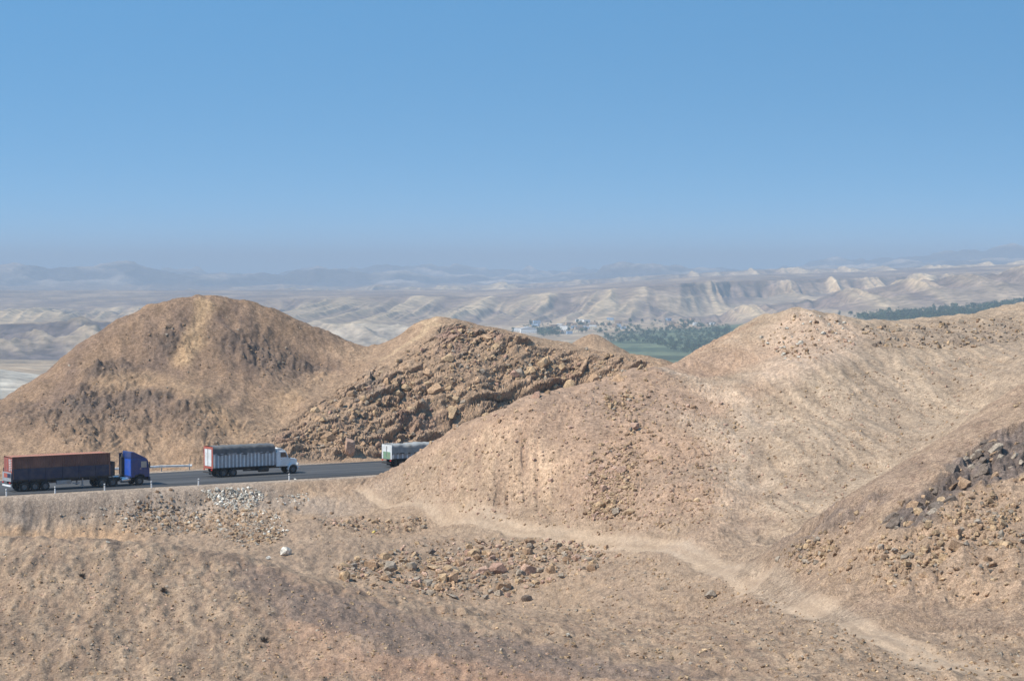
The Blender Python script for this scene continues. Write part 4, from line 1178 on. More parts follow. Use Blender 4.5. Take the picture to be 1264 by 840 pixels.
# ------------------------------------------------------------------ blue articulated truck
def semi_truck(loc, rz):
    R = empty('semi_truck', loc, rz)
    tag(R, 'blue cab-over tractor pulling a navy flatbed trailer with drop sides along the highway', 'truck')
    # trailer: x runs forward from the tail
    bed = MB().box(0, 12.6, -1.22, 1.22, 1.22, 1.42).box(0.2, 12.4, -0.55, -0.4, 0.9, 1.22).box(0.2, 12.4, 0.4, 0.55, 0.9, 1.22)
    for x in np.arange(0.6, 12.3, 1.3): bed.box(x, x + 0.1, -1.15, 1.15, 1.05, 1.22)
    bed = bed.build('trailer_bed', M['chassis'], R)
    for s in (-1, 1):
        for k in range(6):
            x0 = 0.1 + k * 2.07
            d = MB().box(x0 + 0.03, x0 + 2.01, s * 1.25 - 0.03, s * 1.25 + 0.03, 1.40, 2.62)
            for z in (1.62, 1.92, 2.22, 2.5): d.box(x0 + 0.06, x0 + 1.98, s * 1.285 - 0.012, s * 1.285 + 0.012, z - 0.05, z + 0.05)
            d.build('drop_side', M['navy'], bed)
        for k in range(7):
            MB().box(0.07 + k * 2.07, 0.15 + k * 2.07, s * 1.27 - 0.05, s * 1.27 + 0.05, 1.15, 2.68).build('stake', M['navy'], bed)
    MB().box(-0.06, 0.0, -1.25, 1.25, 1.2, 2.25, 0.01).build('tailgate', M['silver'], R)
    MB().box(-0.085, -0.062, -0.2, 0.75, 1.62, 2.12).build('tailgate_panel', M['red'], R)
    MB().box(-0.09, -0.062, -1.2, -0.3, 1.65, 2.1).build('tailgate_panel', M['navy'], R)
    MB().box(-0.10, 0.0, -1.22, 1.22, 0.62, 0.8, 0.01).build('bumper', M['white'], R)
    for y in (-1.0, 1.0):
        MB().box(-0.13, -0.06, y - 0.18, y + 0.18, 0.98, 1.12, 0.01).build('tail_light', M['lamp_red'], R)
    MB().box(12.45, 12.95, -1.2, 1.2, 1.3, 2.95, 0.04).build('headboard', M['chassis'], R)
    for x in (1.6, 2.9, 4.2):
        for s in (-1, 1):
            wheel(R, x, s * 1.06, 0.53, 0.36, s)
            MB().prism([(x - 0.6, 1.02), (x - 0.35, 1.14), (x + 0.35, 1.14), (x + 0.6, 1.02), (x + 0.57, 1.0), (x + 0.33, 1.11), (x - 0.33, 1.11), (x - 0.57, 1.0)], s * 1.06 - 0.2, s * 1.06 + 0.2).build('mudguard', M['chassis'], R)
        MB().cyl((x, 0, 0.53), 'y', 0.08, 1.9, 10).build('axle', M['chassis'], R)
    for s in (-1, 1):
        lg = MB().box(8.9, 9.05, s * 0.8 - 0.07, s * 0.8 + 0.07, 0.35, 1.22).box(8.8, 9.15, s * 0.8 - 0.14, s * 0.8 + 0.14, 0.3, 0.36).build('landing_leg', M['grey'], R)
        MB().box(5.6, 7.4, s * 1.08 - 0.12, s * 1.08 + 0.12, 0.62, 1.08, 0.02).build('toolbox', M['grey'], R)
        MB().box(7.6, 8.5, s * 1.1 - 0.03, s * 1.1 + 0.03, 0.6, 0.72).build('side_guard', M['grey'], R)
    # tractor
    MB().box(11.0, 17.0, -0.48, -0.36, 0.72, 0.98).box(11.0, 17.0, 0.36, 0.48, 0.72, 0.98).box(11.2, 12.4, -0.5, 0.5, 0.98, 1.2).box(13.8, 14.9, -0.9, 0.9, 0.86, 0.94).build('tractor_frame', M['chassis'], R)
    for x in (11.3, 12.65):
        for s in (-1, 1): wheel(R, x, s * 1.04, 0.53, 0.5, s)
        MB().cyl((x, 0, 0.53), 'y', 0.1, 1.8, 10).build('axle', M['chassis'], R)
    for s in (-1, 1): wheel(R, 16.1, s * 1.08, 0.53, 0.32, s)
    cx0 = 15.0
    cab = MB().prism([(cx0, 1.0), (cx0, 3.15), (17.0, 3.15), (17.22, 2.9), (17.34, 2.05), (17.4, 1.9), (17.4, 0.95), (16.75, 0.95), (16.6, 1.22), (16.1, 1.32), (15.6, 1.22), (15.45, 0.95), (cx0, 0.95)], -1.24, 1.24, 0.05).build('cab', M['blue_shaded'], R)
    MB().box(cx0 - 0.03, cx0 - 0.004, -1.18, 0.5, 1.15, 3.1, 0.01).build('sunlit_back_wall', M['blue'], R)  # brighter panel added so the back of the cab reads sunlit
    MB().prism([(cx0 + 0.02, 3.14), (cx0 + 0.02, 3.98), (cx0 + 0.35, 3.98), (16.3, 3.55), (17.0, 3.17), (17.0, 3.14)], -1.16, 1.16, 0.06).build('roof_deflector', M['blue_shaded'], R)
    for s in (-1, 1):
        if s > 0: MB().box(cx0 - 0.42, cx0 - 0.002, 1.17, 1.23, 1.2, 3.75).build('side_deflector', M['navy'], R)
        dr = MB().box(16.05, 17.05, s * 1.245 - 0.02, s * 1.245 + 0.02, 1.35, 2.95, 0.02).build('door', M['blue_shaded'], R)
        MB().box(16.28, 17.0, s * 1.27 - 0.012, s * 1.27 + 0.012, 2.1, 2.82).build('side_window', M['glass_pale'], dr)
        MB().box(16.12, 16.28, s * 1.28 - 0.03, s * 1.28 + 0.03, 1.95, 2.0).build('handle', M['chrome'], dr)
        MB().box(17.2, 17.32, s * 1.5 - 0.12, s * 1.5 + 0.12, 2.0, 2.75, 0.02).box(17.15, 17.2, s * 1.38 - 0.14, s * 1.38 + 0.14, 2.7, 2.74).build('mirror', M['chassis'], R)
        MB().box(17.38, 17.45, s * 0.95 - 0.2, s * 0.95 + 0.2, 1.12, 1.32, 0.02).build('headlight', M['lamp'], R)
        MB().cyl((14.4, s * 0.92, 0.72), 'x', 0.33, 1.15, 18).build('fuel_tank', M['chrome'], R, True)
        MB().prism([(15.4, 0.95), (15.52, 1.22), (16.1, 1.36), (16.68, 1.22), (16.8, 0.95), (16.74, 0.95), (16.62, 1.18), (16.1, 1.30), (15.58, 1.18), (15.46, 0.95)], s * 1.1 - 0.17, s * 1.1 + 0.17).build('fender', M['chassis'], R)
        MB().box(13.2, 13.24, s * 1.02 - 0.26, s * 1.02 + 0.26, 0.25, 0.95).build('mudflap', M['chassis'], R)
    MB().prism([(17.235, 2.86), (17.325, 2.1), (17.355, 2.1), (17.265, 2.86)], -1.1, 1.1).build('windshield', M['glass'], R)
    MB().box(17.39, 17.43, -0.85, 0.85, 1.3, 1.85, 0.01).build('grille', M['chassis'], R)
    MB().box(17.3, 17.52, -1.24, 1.24, 0.5, 0.95, 0.05).build('bumper', M['navy'], R)
    MB().cyl((14.82, 0.85, 2.3), 'z', 0.09, 2.7, 14).build('exhaust_stack', M['chassis'], R, True)
    MB().box(14.6, 14.98, 0.6, 1.12, 1.1, 3.3, 0.05).build('air_intake', M['chassis'], R)
    return R

def shipping_container(loc, rz):
    R = empty('shipping_container', loc, rz)
    tag(R, 'long rust-red corrugated shipping container riding between the navy drop sides of the trailer', 'container')
    L_, W_, H_ = 12.19, 1.20, 2.6
    for s in (-1, 1):
        n = 44
        xs, ys = [], []
        x = 0.16
        p = (L_ - 0.32) / n
        for k in range(n):
            xs += [x, x + p * 0.3, x + p * 0.5, x + p * 0.8]; ys += [0, 0, -0.045, -0.045]
            x += p
        xs.append(L_ - 0.16); ys.append(0)
        vs = [(a, s * (W_ - 0.03 + b), z) for z in (0.12, H_ - 0.1) for a, b in zip(xs, ys)]
        m_ = len(xs)
        fs = [(i, i + 1, m_ + i + 1, m_ + i) for i in range(m_ - 1)]
        o = link('side_wall', np_mesh('side_wall', np.array(vs), np.array(fs), False), M['rust_red_shaded'], R)
        MB().box(0.12, L_ - 0.12, s * W_ - 0.06, s * W_ + 0.01, 0.0, 0.14).box(0.12, L_ - 0.12, s * W_ - 0.06, s * W_ + 0.01, H_ - 0.11, H_).build('rail', M['rust_red_shaded'], R)
        for x in (0.0, L_ - 0.16):
            MB().box(x, x + 0.16, s * W_ - 0.1, s * W_ + 0.015, 0.12, H_ - 0.12).build('corner_post', M['rust_red_shaded'], R)
            for z in (0, H_ - 0.12): MB().box(x - 0.01, x + 0.17, s * W_ - 0.12, s * W_ + 0.02, z, z + 0.125).build('corner_casting', M['rust_red_shaded'], R)
    rf = MB().box(0.1, L_ - 0.1, -W_ + 0.05, W_ - 0.05, H_ - 0.06, H_ - 0.02)
    for k in range(36): rf.box(0.3 + k * 0.325, 0.3 + k * 0.325 + 0.16, -W_ + 0.12, W_ - 0.12, H_ - 0.02, H_ + 0.005)
    rf.build('roof', M['roof_red_sunlit'], R)
    MB().box(L_ - 0.1, L_ - 0.04, -W_ + 0.05, W_ - 0.05, 0.1, H_ - 0.06).build('front_wall', M['rust_red_shaded'], R)
    for s in (-1, 1):
        d = MB().box(0.0, 0.06, min(s * 0.01, s * 1.1), max(s * 0.01, s * 1.1), 0.15, H_ - 0.14, 0.01).build('door', M['red'], R)
        for y in (0.28, 0.75):
            MB().cyl((-0.04, s * y, H_ / 2), 'z', 0.022, H_ - 0.3, 8).box(-0.07, -0.01, s * y - 0.05, s * y + 0.05, 1.05, 1.12).build('lock_rod', M['grey'], d)
    # white stencilled marks on the right-hand door: blocks of letters too small to read
    mk = MB()
    r = random.Random(3)
    for k in range(7):
        z = 2.25 - k * 0.2
        y = -0.98
        while y < -0.35:
            w = r.uniform(0.05, 0.12)
            mk.box(-0.012, -0.002, y, y + w, z - 0.055, z + 0.055); y += w + r.uniform(0.03, 0.06)
    mk.build('stencil', M['white'], R)
    return R

# ------------------------------------------------------------------ bonneted cargo trucks
def cargo_truck(loc, rz, label, L_, top, side_m, tarp_m, rear_m, rear_panel_m, cab_m, tarp_low, lumpy, n_rib, seed):
    R = empty('cargo_truck', loc, rz)
    tag(R, label, 'truck', 'cargo trucks driving up the highway')
    z0 = 1.18
    MB().box(0.0, L_, -1.2, 1.2, z0 - 0.14, z0).box(0.2, L_ + 2.6, -0.46, -0.34, 0.76, z0 - 0.14).box(0.2, L_ + 2.6, 0.34, 0.46, 0.76, z0 - 0.14).build('frame', M['chassis'], R)
    zt = tarp_low + 0.12
    body = MB().box(0.03, L_, -1.2, -1.14, z0, zt).box(0.03, L_, 1.14, 1.2, z0, zt).box(L_ - 0.06, L_, -1.14, 1.14, z0, zt).build('cargo_body', side_m, R)
    for s in (-1, 1):
        for k in range(n_rib):
            x = 0.12 + (L_ - 0.36) * k / (n_rib - 1)
            MB().box(x, x + 0.2, s * 1.235 - 0.035, s * 1.235 + 0.035, z0 - 0.02, zt - 0.02, 0.02).build('rib', M['rib'], body)
        for z in (z0 - 0.06, zt - 0.04):
            MB().box(0.0, L_ + 0.02, s * 1.26 - 0.04, s * 1.26 + 0.04, z - 0.06, z + 0.06).build('side_rail', side_m if z > 2 else M['chassis'], body)
    # tarpaulin: draped over hoops, hem uneven
    nu, nv = 60, 26
    r = np.random.default_rng(seed)
    vs = []
    for i in range(nu):
        x = -0.03 + (L_ + 0.06) * i / (nu - 1)
        hem = tarp_low + 0.09 * math.sin(x * 2.1 + seed) + 0.07 * math.sin(x * 5.3)
        sag = 0.05 * abs(math.sin(math.pi * x / 1.25))
        for j in range(nv):
            a = j / (nv - 1)
            # around the section: right hem, right edge, roof, left edge, left hem
            per = [(-1.31, hem), (-1.28, top - 0.22), (-1.1, top - 0.04), (0, top), (1.1, top - 0.04), (1.28, top - 0.22), (1.31, hem)]
            kk = a * 6; q = min(5, int(kk)); f = kk - q
            y = per[q][0] * (1 - f) + per[q + 1][0] * f; z = per[q][1] * (1 - f) + per[q + 1][1] * f
            lump = lumpy * (0.5 * math.sin(x * 1.7 + 1.3 * seed) + 0.35 * math.sin(x * 4.1 + y * 2 + seed) + 0.2 * math.sin(x * 9 + z * 5)) * (1 if 1 <= q <= 4 else 0.4)
            vs.append((x, y * (1 + 0.012 * math.sin(x * 7 + z * 3)), z - sag * (1 if 1 <= q <= 4 else 0) + lump))
    fs = [(i * nv + j, (i + 1) * nv + j, (i + 1) * nv + j + 1, i * nv + j + 1) for i in range(nu - 1) for j in range(nv - 1)]
    link('tarpaulin', np_mesh('tarpaulin', np.array(vs), np.array(fs)[:, ::-1], True), tarp_m, R)
    # rear: coloured frame round a pale door
    dr = MB().box(-0.03, 0.03, -1.22, 1.22, z0 - 0.1, top - 0.1, 0.02).build('rear_door', rear_m, R)
    hi = top - 0.4 if rear_m is M['red'] else z0 + 0.85
    lo = z0 + 0.2 if rear_m is M['red'] else z0 - 0.05
    MB().prism([(-0.06, lo), (-0.06, hi), (-0.033, hi), (-0.033, lo)], -0.9, 0.86, 0.01).build('door_panel', rear_panel_m, dr)
    MB().box(-0.1, -0.06, -0.03, 0.03, z0 + 0.2, top - 0.3).build('lock_bar', M['grey'], dr)
    for y in (-1.0, 1.0): MB().box(-0.1, -0.03, y - 0.16, y + 0.16, 0.86, 1.0, 0.01).build('tail_light', M['lamp_red'], R)
    MB().box(-0.15, -0.05, -1.15, 1.15, 0.52, 0.68, 0.02).build('bumper', M['chassis'], R)
    for x in (1.45, 2.8):
        for s in (-1, 1): wheel(R, x, s * 1.0, 0.52, 0.52, s)
        MB().cyl((x, 0, 0.52), 'y', 0.1, 1.7, 10).build('axle', M['chassis'], R)
    for s in (-1, 1):
        MB().box(0.7, 0.74, s * 1.0 - 0.26, s * 1.0 + 0.26, 0.2, 1.0).build('mudflap', M['chassis'], R)
        MB().cyl((L_ - 1.4, s * 0.95, 0.7), 'x', 0.3, 1.3, 16).build('fuel_tank', M['chassis'], R, True)
        MB().box(4.2, L_ - 2.6, s * 1.05 - 0.03, s * 1.05 + 0.03, 0.6, 0.78).build('side_guard', M['chassis'], R)
    # sloping wind deflector between box and cab
    c0 = L_ + 0.28
    MB().prism([(L_ + 0.02, z0), (L_ + 0.02, top - 0.25), (L_ + 0.16, top - 0.3), (c0 + 0.05, 1.35), (c0 + 0.05, z0)], -1.15, 1.15, 0.02).build('front_board', M['silver'], R)
    # cab and bonnet
    cab = MB().prism([(c0 + 0.1, 0.95), (c0 + 0.1, 2.7), (c0 + 0.25, 2.86), (c0 + 1.35, 2.86), (c0 + 1.5, 2.78), (c0 + 1.82, 2.05), (c0 + 1.85, 0.95)], -1.08, 1.08, 0.06).build('cab', cab_m, R)
    MB().prism([(c0 + 0.18, 2.85), (c0 + 0.3, 3.28), (c0 + 0.75, 3.24), (c0 + 1.45, 2.9), (c0 + 1.45, 2.85)], -0.98, 0.98, 0.05).build('roof_fairing', cab_m, R)
    MB().prism([(c0 + 1.53, 2.72), (c0 + 1.81, 2.1), (c0 + 1.85, 2.1), (c0 + 1.57, 2.72)], -0.95, 0.95).build('windshield', M['glass'], R)
    MB().prism([(c0 + 1.82, 0.95), (c0 + 1.82, 2.02), (c0 + 2.2, 1.98), (c0 + 3.0, 1.84), (c0 + 3.2, 1.7), (c0 + 3.25, 0.95)], -0.78, 0.78, 0.08).build('bonnet', cab_m, R)
    MB().box(c0 + 3.2, c0 + 3.29, -0.5, 0.5, 1.0, 1.62, 0.02).build('grille', M['chrome'], R)
    MB().box(c0 + 3.2, c0 + 3.42, -1.15, 1.15, 0.55, 0.86, 0.04).build('bumper', M['chrome'], R)
    for s in (-1, 1):
        d = MB().box(c0 + 0.62, c0 + 1.55, s * 1.085 - 0.015, s * 1.085 + 0.015, 1.1, 2.05, 0.01).build('door', cab_m, R)
        MB().prism([(c0 + 0.68, 2.1), (c0 + 0.68, 2.68), (c0 + 1.38, 2.68), (c0 + 1.6, 2.1)], s * 1.1 - 0.012, s * 1.1 + 0.012).build('side_window', M['glass'], d)
        MB().box(c0 + 0.7, c0 + 0.85, s * 1.11 - 0.02, s * 1.11 + 0.02, 1.85, 1.9).build('handle', M['chrome'], d)
        fx = c0 + 2.45
        pts = [(fx + 0.72 * math.cos(a), 0.55 + 0.72 * math.sin(a)) for a in np.linspace(-0.1, math.pi + 0.1, 12)]
        pts2 = [(fx + 0.62 * math.cos(a), 0.55 + 0.62 * math.sin(a)) for a in np.linspace(math.pi + 0.1, -0.1, 12)]
        MB().prism(pts + pts2, s * 0.98 - 0.2, s * 0.98 + 0.2).build('fender', cab_m, R)
        wheel(R, fx, s * 1.0, 0.52, 0.3, s)
        MB().box(c0 + 3.1, c0 + 3.28, s * 0.92 - 0.16, s * 0.92 + 0.16, 1.05, 1.3, 0.03).build('headlight', M['lamp'], R)
        MB().box(c0 + 1.72, c0 + 1.8, s * 1.34 - 0.1, s * 1.34 + 0.1, 1.95, 2.5, 0.02).box(c0 + 1.72, c0 + 1.76, s * 1.2 - 0.14, s * 1.2 + 0.14, 2.42, 2.46).build('mirror', M['chassis'], R)
    MB().cyl((c0 + 2.45, 0, 0.52), 'y', 0.08, 1.8, 10).build('axle', M['chassis'], R)
    return R

def road_t_at(px, s, z=0.0):
    """distance along the highway where the line s metres in from its near edge passes a sight line"""
    ts = np.arange(-70, 90, 0.02)
    x = RD0[0] + RDD[0] * ts + RDN[0] * s; y = RD0[1] + RDD[1] * ts + RDN[1] * s
    u = ray(px, 590)[0]
    return float(ts[np.argmin(np.abs(x / y - u))])
sb = 2.4 + 1.25
t0 = road_t_at(14, sb - 1.25)
semi_truck(road_pt(t0, sb, road_z(sb)), RZ)
p = road_pt(t0 + 0.12, sb, road_z(sb) + 1.425)
shipping_container(p, RZ)
sw = 6.2 + 1.25
t1 = road_t_at(263, sw - 1.25)
cargo_truck(road_pt(t1, sw, road_z(sw)), RZ, 'white bonneted cargo truck with ribbed silver sides, dark tarpaulin and red-framed rear', 8.5, 3.85, M['silver'], M['tarp_dark'], M['red'], M['rib'], M['white'], 2.78, 0.02, 17, 2)
t2 = road_t_at(484, sw - 1.25)
cargo_truck(road_pt(t2, sw, road_z(sw)), RZ, 'pale cargo truck with white and green rear half hidden behind the sandy spur', 8.0, 3.05, M['silver'], M['tarp_light'], M['rib'], M['green'], M['white'], 1.75, 0.10, 12, 5)

# ------------------------------------------------------------------ marker posts along the near edge
POSTM = plain_mat('white_post_paint', (0.78, 0.78, 0.76), 0.6, var=0.08, dirt=(*lin(170, 152, 130), 0.5))
BANDM = plain_mat('post_reflector', (0.05, 0.05, 0.05), 0.5)
first = None
where = ['leftmost marker post, at the left edge of the picture', 'marker post in front of the trailer tail wheels', 'marker post in front of the middle of the trailer', 'marker post in front of the blue cab',
         'marker post behind the white truck, before the pale rubble heap', 'marker post just in front of the white truck bonnet']
for px, lb in zip((8, 68, 129, 187, 245, 357), where):
    s_ = -0.45
    t = road_t_at(px, s_)
    q = road_pt(t, s_)
    q.z = float(ground_z(np.array([q.x]), np.array([q.y]), ZN)[0]) - 0.05
    if first is None:
        first = empty('marker_post', q, RZ)
        kids = [MB().box(-0.07, 0.07, -0.05, 0.05, 0, 0.86, 0.012).build('post', POSTM, first), MB().box(-0.074, 0.074, -0.054, 0.054, 0.62, 0.7).build('reflector_band', BANDM, first)]
        o = first
    else:
        o = first.copy(); COL.objects.link(o); o.location = q
        for k in kids:
            c = k.copy(); COL.objects.link(c); c.parent = o
    o.rotation_euler = (random.uniform(-.05, .05), random.uniform(-.05, .05), RZ + random.uniform(-.1, .1))
    tag(o, 'short white ' + lb, 'marker post', 'white marker posts along the near road edge')

# ------------------------------------------------------------------ guard rail on the far side
sr = 19.6
tg0, tg1 = road_t_at(120, sr), road_t_at(236, sr)
g = empty('guard_rail', road_pt(tg0, sr, -0.03), RZ)
tag(g, 'white corrugated guard rail on posts along the far road edge, ending behind the blue cab', 'guard rail')
Lg = tg1 - tg0
prof_ = [(0.0, 0.50), (-0.05, 0.54), (-0.05, 0.60), (0.02, 0.645), (-0.05, 0.69), (-0.05, 0.75), (0.0, 0.79), (0.015, 0.79), (-0.035, 0.75), (0.03, 0.645), (-0.035, 0.54), (0.015, 0.5)]
nseg = int(Lg // 4)
for k in range(nseg):
    a, b = k * Lg / nseg, (k + 1) * Lg / nseg
    m_ = MB()
    v1 = [m_.b.verts.new((a + 0.01, y, z)) for y, z in prof_]; v2 = [m_.b.verts.new((b + 0.05 if k < nseg - 1 else b, y + (0 if k % 2 else 0.004), z - (0.1 if k == nseg - 1 else 0))) for y, z in prof_]
    for i in range(len(prof_)):
        j = (i + 1) % len(prof_)
        m_.b.faces.new((v1[i], v1[j], v2[j], v2[i]))
    m_.build('rail_beam', POSTM, g)
for k in range(nseg + 1):
    x = min(Lg - 0.2, 0.2 + k * Lg / nseg)
    MB().box(x - 0.06, x + 0.06, 0.04, 0.18, -0.1, 0.82).build('post', M['grey'], g)
MB().cyl((Lg, 0.02, 0.55), 'z', 0.13, 0.32, 14).build('end_terminal', POSTM, g, True)
# ================================================================== VILLAGE AND TREES IN THE VALLEY
WALLS = {'white': plain_mat('white_plaster', (0.74, 0.73, 0.70), 0.8, var=0.1, scale=0.4), 'cream': plain_mat('cream_plaster', tuple(lin(206, 190, 164)), 0.85, var=0.15, scale=0.4),
         'adobe': plain_mat('adobe_plaster', tuple(lin(168, 142, 116)), 0.9, var=0.2, scale=0.4), 'blue': plain_mat('blue_plaster', tuple(lin(150, 168, 188)), 0.85, var=0.15, scale=0.4)}
ROOFM = plain_mat('sheet_roof', (0.52, 0.51, 0.50), 0.6, var=0.2, scale=0.3)
DARKM = plain_mat('window_dark', (0.04, 0.045, 0.05), 0.3)
DOORM = plain_mat('door_wood', tuple(lin(104, 78, 58)), 0.8)
_hc = {}
def house(px, py, w, d, h, kind, label, group=None, pitched=False):
    p = far_hit(px, py)
    key = (w, d, h, kind, pitched)
    rz = random.Random(int(px * 7)).uniform(-0.5, 0.5)
    if key not in _hc:
        o = empty('village_house', p, rz)
        ks = [MB().box(-w / 2, w / 2, -d / 2, d / 2, -1.5, h, 0.05).build('wall', WALLS[kind], o)]
        if pitched:
            ks.append(MB().prism([(-w / 2 - .5, h + 0.01), (0, h + w * 0.14), (w / 2 + .5, h + 0.01)], -d / 2 - .5, d / 2 + .5).build('roof', ROOFM, o))
        else:
            ks.append(MB().box(-w / 2 - .25, w / 2 + .25, -d / 2 - .25, d / 2 + .25, h + 0.003, h + 0.35).build('roof', ROOFM if kind == 'white' else WALLS[kind], o))
        n = max(2, int(w // 3.5))
        for k in range(n):
            x = -w / 2 + w * (k + 0.5) / n
            if k == n // 2: ks.append(MB().box(x - .5, x + .5, -d / 2 - .06, -d / 2 + .02, 0, 2.2).build('door', DOORM, o))
            else: ks.append(MB().box(x - .7, x + .7, -d / 2 - .06, -d / 2 + .02, 1.1, 2.4).build('window', DARKM, o))
        _hc[key] = (o, ks)
    else:
        src, ks0 = _hc[key]
        o = src.copy(); COL.objects.link(o); o.location = p; o.rotation_euler = (0, 0, rz)
        for k in ks0:
            c = k.copy(); COL.objects.link(c); c.parent = o
    tag(o, label, 'house', group)
    return o
house(652, 411, 30, 11, 8, 'white', 'long white shed, the largest building at the left end of the valley village', None, True)
house(640, 409, 16, 9, 6, 'white', 'white flat-roofed house just left of and behind the long white shed')
house(696, 408, 15, 9, 9, 'white', 'bright white two-storey house in the middle of the village')
house(667, 406, 9, 7, 4, 'cream', 'cream house between dark trees right of the long white shed')
house(711, 410, 9, 7, 4, 'cream', 'cream house right of the bright white two-storey house')
house(727, 406, 12, 7, 4, 'blue', 'pale blue house at the edge of the green fields')
r = random.Random(12)
for k in range(44):
    px, py = (r.uniform(640, 880), r.uniform(394, 408)) if k % 2 else (r.gauss(705, 38), r.uniform(398, 412))
    kd = r.choice(['cream', 'adobe', 'adobe', 'white', 'blue'])
    house(px, py, r.choice([10, 14]), 8, r.choice([4.5, 6]), kd, 'small %s flat-roofed house scattered along the foot of the bluffs' % {'adobe': 'earth-coloured', 'cream': 'cream', 'white': 'white', 'blue': 'pale blue'}[kd], 'small houses along the foot of the bluffs')

LEAFM = earth_mat('foliage', bump=0.0, s1=0.1, s2=0.4, s3=1.2, amp=1.2)
BARKM = plain_mat('bark', tuple(lin(92, 76, 60)), 0.95)
def crown_arrays(seed, n=260, tall=1.0):
    """many small leaf clumps through an uneven crown of unit radius"""
    r = np.random.default_rng(seed)
    lobes = [(r.uniform(-.45, .45), r.uniform(-.45, .45), r.uniform(-.3, .5) * tall, r.uniform(.4, .62)) for _ in range(6)]
    vs, fs, cs = [], [], []
    for k in range(n):
        lx, ly, lz, lr = lobes[r.integers(6)]
        v = r.normal(size=3); v /= np.linalg.norm(v)
        p = np.array([lx, ly, lz]) + v * lr * r.uniform(.55, 1.0) * np.array([1, 1, tall])
        a = r.normal(size=3); a /= np.linalg.norm(a); b = np.cross(a, r.normal(size=3)); b /= np.linalg.norm(b)
        s = r.uniform(.10, .2); i = len(vs)
        vs += [p - a * s, p + b * s * .7, p + a * s, p - b * s * .7]
        fs.append((i, i + 1, i + 2, i + 3))
        cs += [r.uniform(.6, 1.35)] * 4
    return np.array(vs), np.array(fs), np.array(cs)
CROWNS = [crown_arrays(i, 220, (0.8, 1.1, 1.5)[i % 3]) for i in range(5)]
_tc = {}
def tree(px, py, h, v, label, group, name='broadleaf_tree'):
    p = far_hit(px, py)
    if v not in _tc:
        va, fa, ca = CROWNS[v]
        cm = np_mesh('crown', va, fa, False)
        set_colour(cm, np.outer(ca, lin(70, 84, 58)))
        cm.materials.append(LEAFM)
        tm = MB().cyl((0, 0, -0.55), 'z', 0.09, 1.1, 8, 0.05).cyl((0.12, 0, -.15), 'z', 0.04, .6, 6, .02).cyl((-0.1, 0.08, -.2), 'z', 0.04, .6, 6, .02)
        t_ = tm.build('trunk', BARKM)
        _tc[v] = (cm, t_.data); bpy.data.objects.remove(t_)
    o = empty(name, p)
    R_ = h * 0.5
    o.location.z = p[2] + R_ * 0.8
    o.scale = (R_ * random.uniform(.8, 1.1), R_ * random.uniform(.8, 1.1), R_)
    o.rotation_euler = (0, 0, random.uniform(0, 6.28))
    link('crown', _tc[v][0], None, o); link('trunk', _tc[v][1], None, o)
    tag(o, label, 'tree', group)
for k in range(46):
    px, py = r.uniform(625, 900), r.uniform(397, 413)
    tree(px, py, r.uniform(6, 12), r.randrange(5), 'dark green tree among the houses of the valley village', 'trees among the village houses')
for px, py, h in ((1036, 389, 9), (1050, 389, 11), (1088, 387, 12), (1097, 386, 12), (1153, 383, 12), (1160, 383, 10), (1178, 381, 16), (1200, 380, 12), (1241, 376, 10), (1222, 378, 9), (1130, 385, 9), (1112, 386, 8)):
    tree(px, py, h, r.randrange(5), 'tall tree standing out above the dark green tree belt on the right', 'tall trees of the valley tree belt')
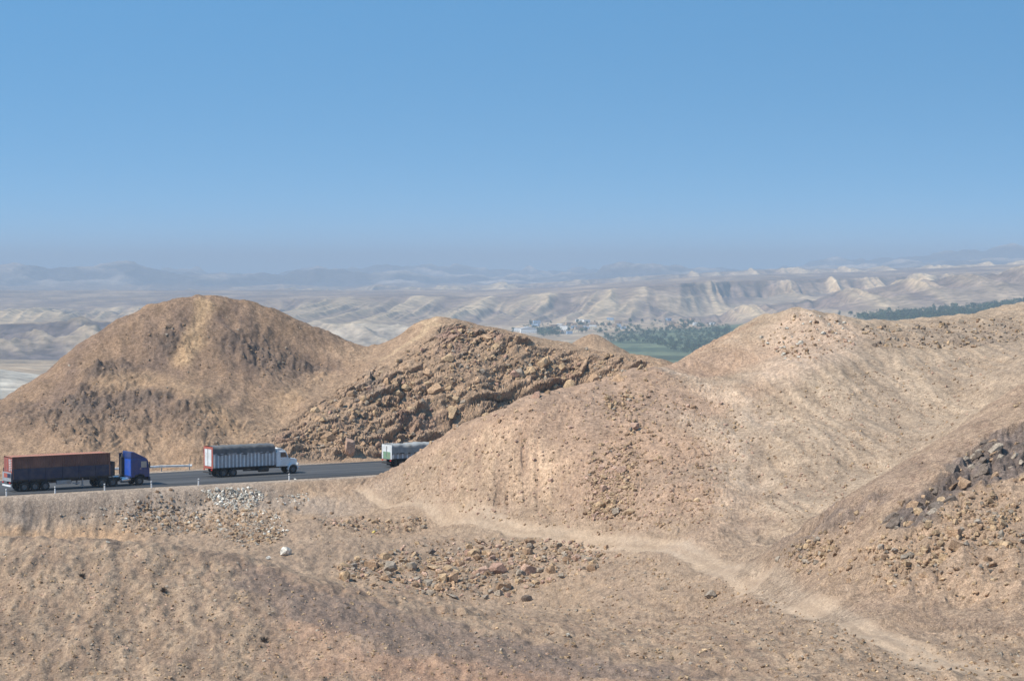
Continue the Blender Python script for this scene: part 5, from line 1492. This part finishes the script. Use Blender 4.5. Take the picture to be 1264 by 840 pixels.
def woodland(name, label, outline, n, hmin, hmax, seed):
    rr = random.Random(seed)
    V_, F_, C_ = [], [], []
    base = 0
    xs, ys = [p[0] for p in outline], [p[1] for p in outline]
    got = 0
    while got < n:
        px, py = rr.uniform(min(xs), max(xs)), rr.uniform(min(ys), max(ys))
        if not in_poly(px, py, outline): continue
        got += 1
        p = far_hit(px, py)
        va, fa, ca = CROWNS[rr.randrange(5)]
        keep = fa[::3]; used, inv = np.unique(keep, return_inverse=True)
        R_ = rr.uniform(hmin, hmax) * 0.5
        a = rr.uniform(0, 6.28); rot = np.array([[math.cos(a), -math.sin(a), 0], [math.sin(a), math.cos(a), 0], [0, 0, 1]])
        V_.append((va[used] * 1.15 @ rot.T) * np.array([R_ * 1.3, R_ * 1.3, R_]) + np.array(p) + np.array([0, 0, R_ * .9]))
        F_.append(inv.reshape(-1, 4) + base); base += len(used)
        C_.append(np.outer(ca[used] * rr.uniform(.75, 1.2), lin(66, 82, 58)))
    me = np_mesh(name, np.concatenate(V_), np.concatenate(F_), False)
    set_colour(me, np.concatenate(C_))
    tag(link(name, me, LEAFM), label, kind='stuff')
woodland('tree_belt', 'dark green belt of trees along the valley floor behind the hillside crest', [(1050, 392), (1100, 386), (1180, 381), (1264, 371), (1300, 368), (1300, 384), (1200, 391), (1130, 396), (1070, 397)], 900, 5, 10, 1)
woodland('orchard', 'dark green orchard bordering the irrigated fields of the valley', [(745, 415), (800, 408), (850, 402), (900, 400), (910, 425), (860, 440), (835, 434), (800, 424), (755, 424)], 420, 4, 9, 2)
woodland('grove', 'dark dense grove of trees behind the long white shed', [(662, 408), (690, 406), (692, 415), (664, 416)], 60, 6, 11, 4)
woodland('scrub', 'dark clumps of scrub and trees round the village', [(640, 402), (700, 400), (760, 400), (860, 396), (900, 398), (860, 408), (760, 412), (690, 410), (650, 408)], 130, 3, 7, 3)
# ================================================================== HAZE
hm = bpy.data.materials.new('haze')
hm.use_nodes = True
hn = hm.node_tree
for n in list(hn.nodes):
    if n.type == 'BSDF_PRINCIPLED': hn.nodes.remove(n)
pv = hn.nodes.new('ShaderNodeVolumePrincipled')
pv.inputs['Density Attribute'].default_value = ''
pv.inputs['Color Attribute'].default_value = ''
pv.inputs['Temperature Attribute'].default_value = ''
pv.inputs['Color'].default_value = (0.45, 0.555, 0.67, 1)
pv.inputs['Density'].default_value = 0.000115
pv.inputs['Anisotropy'].default_value = 0.0
out = [n for n in hn.nodes if n.type == 'OUTPUT_MATERIAL'][0]
hn.links.new(pv.outputs[0], out.inputs['Volume'])
b_ = bmesh.new()
bmesh.ops.create_cube(b_, size=1.0)
x0, x1, y0, y1, z0, z1 = -32000, 32000, -300, 42000, -135, 195
for v in b_.verts:
    v.co = ((x0 + x1) / 2 + v.co.x * (x1 - x0), (y0 + y1) / 2 + v.co.y * (y1 - y0), (z0 + z1) / 2 + v.co.z * (z1 - z0))
me = bpy.data.meshes.new('haze'); b_.to_mesh(me); b_.free()
tag(link('haze', me, hm), 'thin pale blue haze over the valley and the far mountains', kind='stuff')
